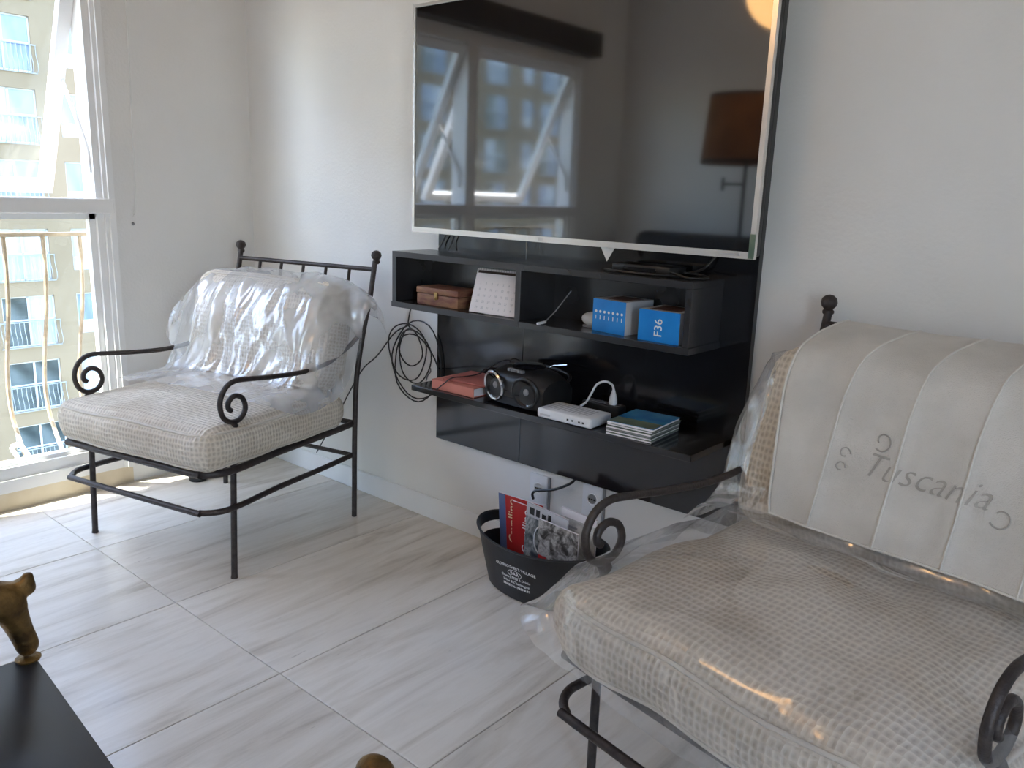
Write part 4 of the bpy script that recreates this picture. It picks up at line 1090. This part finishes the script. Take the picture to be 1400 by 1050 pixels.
# ------------------------------------------------------------------ low black table with bronze figurine (lower left corner)
def side_table():
    rz = math.radians(-5)
    t_ = on('coffee_table', 'low black coffee table at the lower left corner', 'table', (1.884, -1.611, 0), rz)
    W, D, Z = 1.02, .60, .45
    MB().bbox(0, W, -D, 0, Z-.028, Z, .002, 2).build('table_top', 'table_black', t_)
    for x in (.05, W-.05):
        for y in (-.05, -D+.05): MB().box(x-.022, x+.022, y-.022, y+.022, 0, Z-.028).build('leg', 'table_black', t_, smooth=False)
    MB().box(.04, W-.04, -.06, -.04, Z-.10, Z-.028).box(.04, W-.04, -D+.04, -D+.06, Z-.10, Z-.028).box(.04, .06, -D+.05, -.05, Z-.10, Z-.028).box(W-.06, W-.04, -D+.05, -.05, Z-.10, Z-.028).build('apron', 'table_black', t_, smooth=False)
side_table()
def skin_figure(name, joints, edges, radii, mat, parent=None, sub=2):
    me = bpy.data.meshes.new(name); me.from_pydata(joints, edges, []); me.update()
    o = bpy.data.objects.new(name, me); COL.objects.link(o)
    sk = o.modifiers.new('skin', 'SKIN'); sk.use_smooth_shade = True
    lay = me.skin_vertices[0].data if len(me.skin_vertices) else None
    if lay is None:
        bm = bmesh.new(); bm.from_mesh(me); bm.verts.layers.skin.verify(); bm.to_mesh(me); bm.free(); lay = me.skin_vertices[0].data
    for i, r in enumerate(radii): lay[i].radius = (r, r); lay[i].use_root = (i == 0)
    sb = o.modifiers.new('sub', 'SUBSURF'); sb.levels = sub; sb.render_levels = sub
    dg = bpy.context.evaluated_depsgraph_get(); ev = o.evaluated_get(dg); m2 = bpy.data.meshes.new_from_object(ev)
    bpy.data.objects.remove(o)
    q = bpy.data.objects.new(name, m2); COL.objects.link(q); m2.materials.clear(); m2.materials.append(MATS[mat])
    m2.shade_smooth()
    if parent: q.parent = parent
    return q
def figurine():
    e = on('bronze_figurine', 'bronze figurine leaning on the corner of the black table', 'figurine', (1.890, -1.630, .4505), math.radians(85))
    # foot near the table corner, leg rising to the upper left, arm stretched back to the right
    J = [(-.014, -.004, .108), (-.006, -.002, .080), (.002, .0, .048), (.010, .0, .018), (.018, -.008, .009), (-.002, .008, .009),
         (-.036, -.006, .125), (-.075, -.008, .130), (-.105, -.010, .150), (-.125, -.01, .175),
         (.004, .0, .122), (.018, .0, .126), (.024, .0, .108),
         (-.11, -.012, .09), (-.13, -.012, .04), (-.14, -.012, .010), (.020, .0, .146)]
    Ed = [(0, 1), (1, 2), (2, 3), (3, 4), (3, 5), (0, 6), (6, 7), (7, 8), (8, 9), (0, 10), (10, 11), (11, 12), (7, 13), (13, 14), (14, 15), (11, 16)]
    Rd = [.026, .022, .019, .016, .011, .011, .027, .028, .018, .022, .013, .0105, .0095, .02, .015, .012, .008]
    skin_figure('figure_body', J, Ed, Rd, 'bronze', e)
    MB().lathe([(.018, 0), (.019, .003), (.014, .006), (.001, .007)], 16, (.008, 0, -.0005)).build('figure_base', 'bronze', e)
    MB().lathe([(.022, 0), (.024, .003), (.018, .006), (.001, .007)], 16, (-.14, -.012, -.0005)).build('figure_base', 'bronze', e)
figurine()
def ornament():
    e = on('ornament_stand', 'slim bronze ornament whose tip shows at the bottom edge', 'ornament', (2.487, -1.41, 0))
    MB().lathe([(.075, 0), (.078, .008), (.04, .02), (.014, .03), (.011, .12), (.018, .14), (.011, .16), (.010, .34), (.016, .38), (.009, .40), (.0105, .42)], 20).build('stem', 'bronze', e)
    k = MB().ball((0, 0, .442), .024, 18, 10, (1.25, 1, .9)).build('knob', 'bronze', e)
    MB().tube([(.026*math.cos(a), .021*math.sin(a), .444+.004*math.sin(3*a)) for a in np.linspace(0, 6.0, 20)], .0032, 6).build('knob_band', 'chrome', k)
ornament()

# ------------------------------------------------------------------ things behind the photographer (seen in the dark screen)
def floor_lamp():
    e = on('floor_lamp', 'floor lamp with brown drum shade reflected in the television', 'lamp', (1.20, -2.47, 0))
    MB().lathe([(.15, 0), (.155, .012), (.05, .025), (.016, .04), (.001, .045)], 28).build('base', 'iron', e)
    MB().tube([(0, 0, .03), (0, 0, 1.42)], .010, 10).build('pole', 'iron', e)
    MB().lathe([(.018, 0), (.018, .03)], 14, (0, 0, .95)).build('pole_joint', 'iron', e)
    MB().bbox(-.13, 0, -.006, .006, 1.28, 1.292, .002, 1).bbox(-.13, -.118, -.008, .008, 1.25, 1.32, .002, 1).build('swing_bracket', 'iron', e)
    s = MB().lathe([(.24, 1.39), (.215, 1.74), (.213, 1.74), (.238, 1.39)], 40, cap=False).build('lamp_shade', 'orange_shade', e)
    MB().lathe([(.2405, 1.388), (.2395, 1.41), (.2385, 1.388)], 40, cap=False).lathe([(.2160, 1.722), (.2158, 1.742), (.2125, 1.742)], 40, cap=False).build('shade_trim', 'shade_band', s)
    MB().ball((0, 0, 1.5), .035).build('bulb', 'white_plastic', e)
    MB().tube([(-.21, 0, 1.72), (.21, 0, 1.72)], .003, 6).tube([(0, -.21, 1.72), (0, .21, 1.72)], .003, 6).tube([(0, 0, 1.42), (0, 0, 1.72)], .004, 6).build('shade_spider', 'iron', e)
floor_lamp()
def pendant():
    e = on('pendant_lamp', 'glowing orange globe pendant hanging from the ceiling', 'lamp', (1.534, -2.0, RZ))
    MB().tube([(0, 0, -.02), (0, 0, -.20)], .004, 8).build('stem', 'brass', e)
    MB().lathe([(.06, -.025), (.065, -.005), (.06, 0)], 24).build('canopy', 'brass', e)
    MB().ball((0, 0, -.371), .172, 32, 20).build('globe', 'lamp_glow', e)
pendant()
def sofa():
    e = on('sofa', 'dark high-backed sofa behind the photographer reflected in the screen', 'sofa', (.72, -2.62, 0))
    MB().bbox(-.48, .48, -.38, .36, .10, .30, .03, 3).build('base', 'sofa_dark', e)
    for s in (-1, 1):
        MB().bbox(*sorted((s*.48, s*.34)), -.38, .36, .28, .62, .05, 3).build('armrest', 'sofa_dark', e)
        for y in (-.32, .3): MB().lathe([(.02, 0), (.03, .10)], 12, (s*.42, y, 0)).build('leg', 'iron', e)
    MB().bbox(-.33, .33, -.28, .34, .30, .45, .04, 3).build('seat_pad', 'sofa_dark', e)
    MB().bbox(-.44, .44, -.40, -.22, .28, .99, .06, 3).build('backrest', 'sofa_dark', e)
sofa()
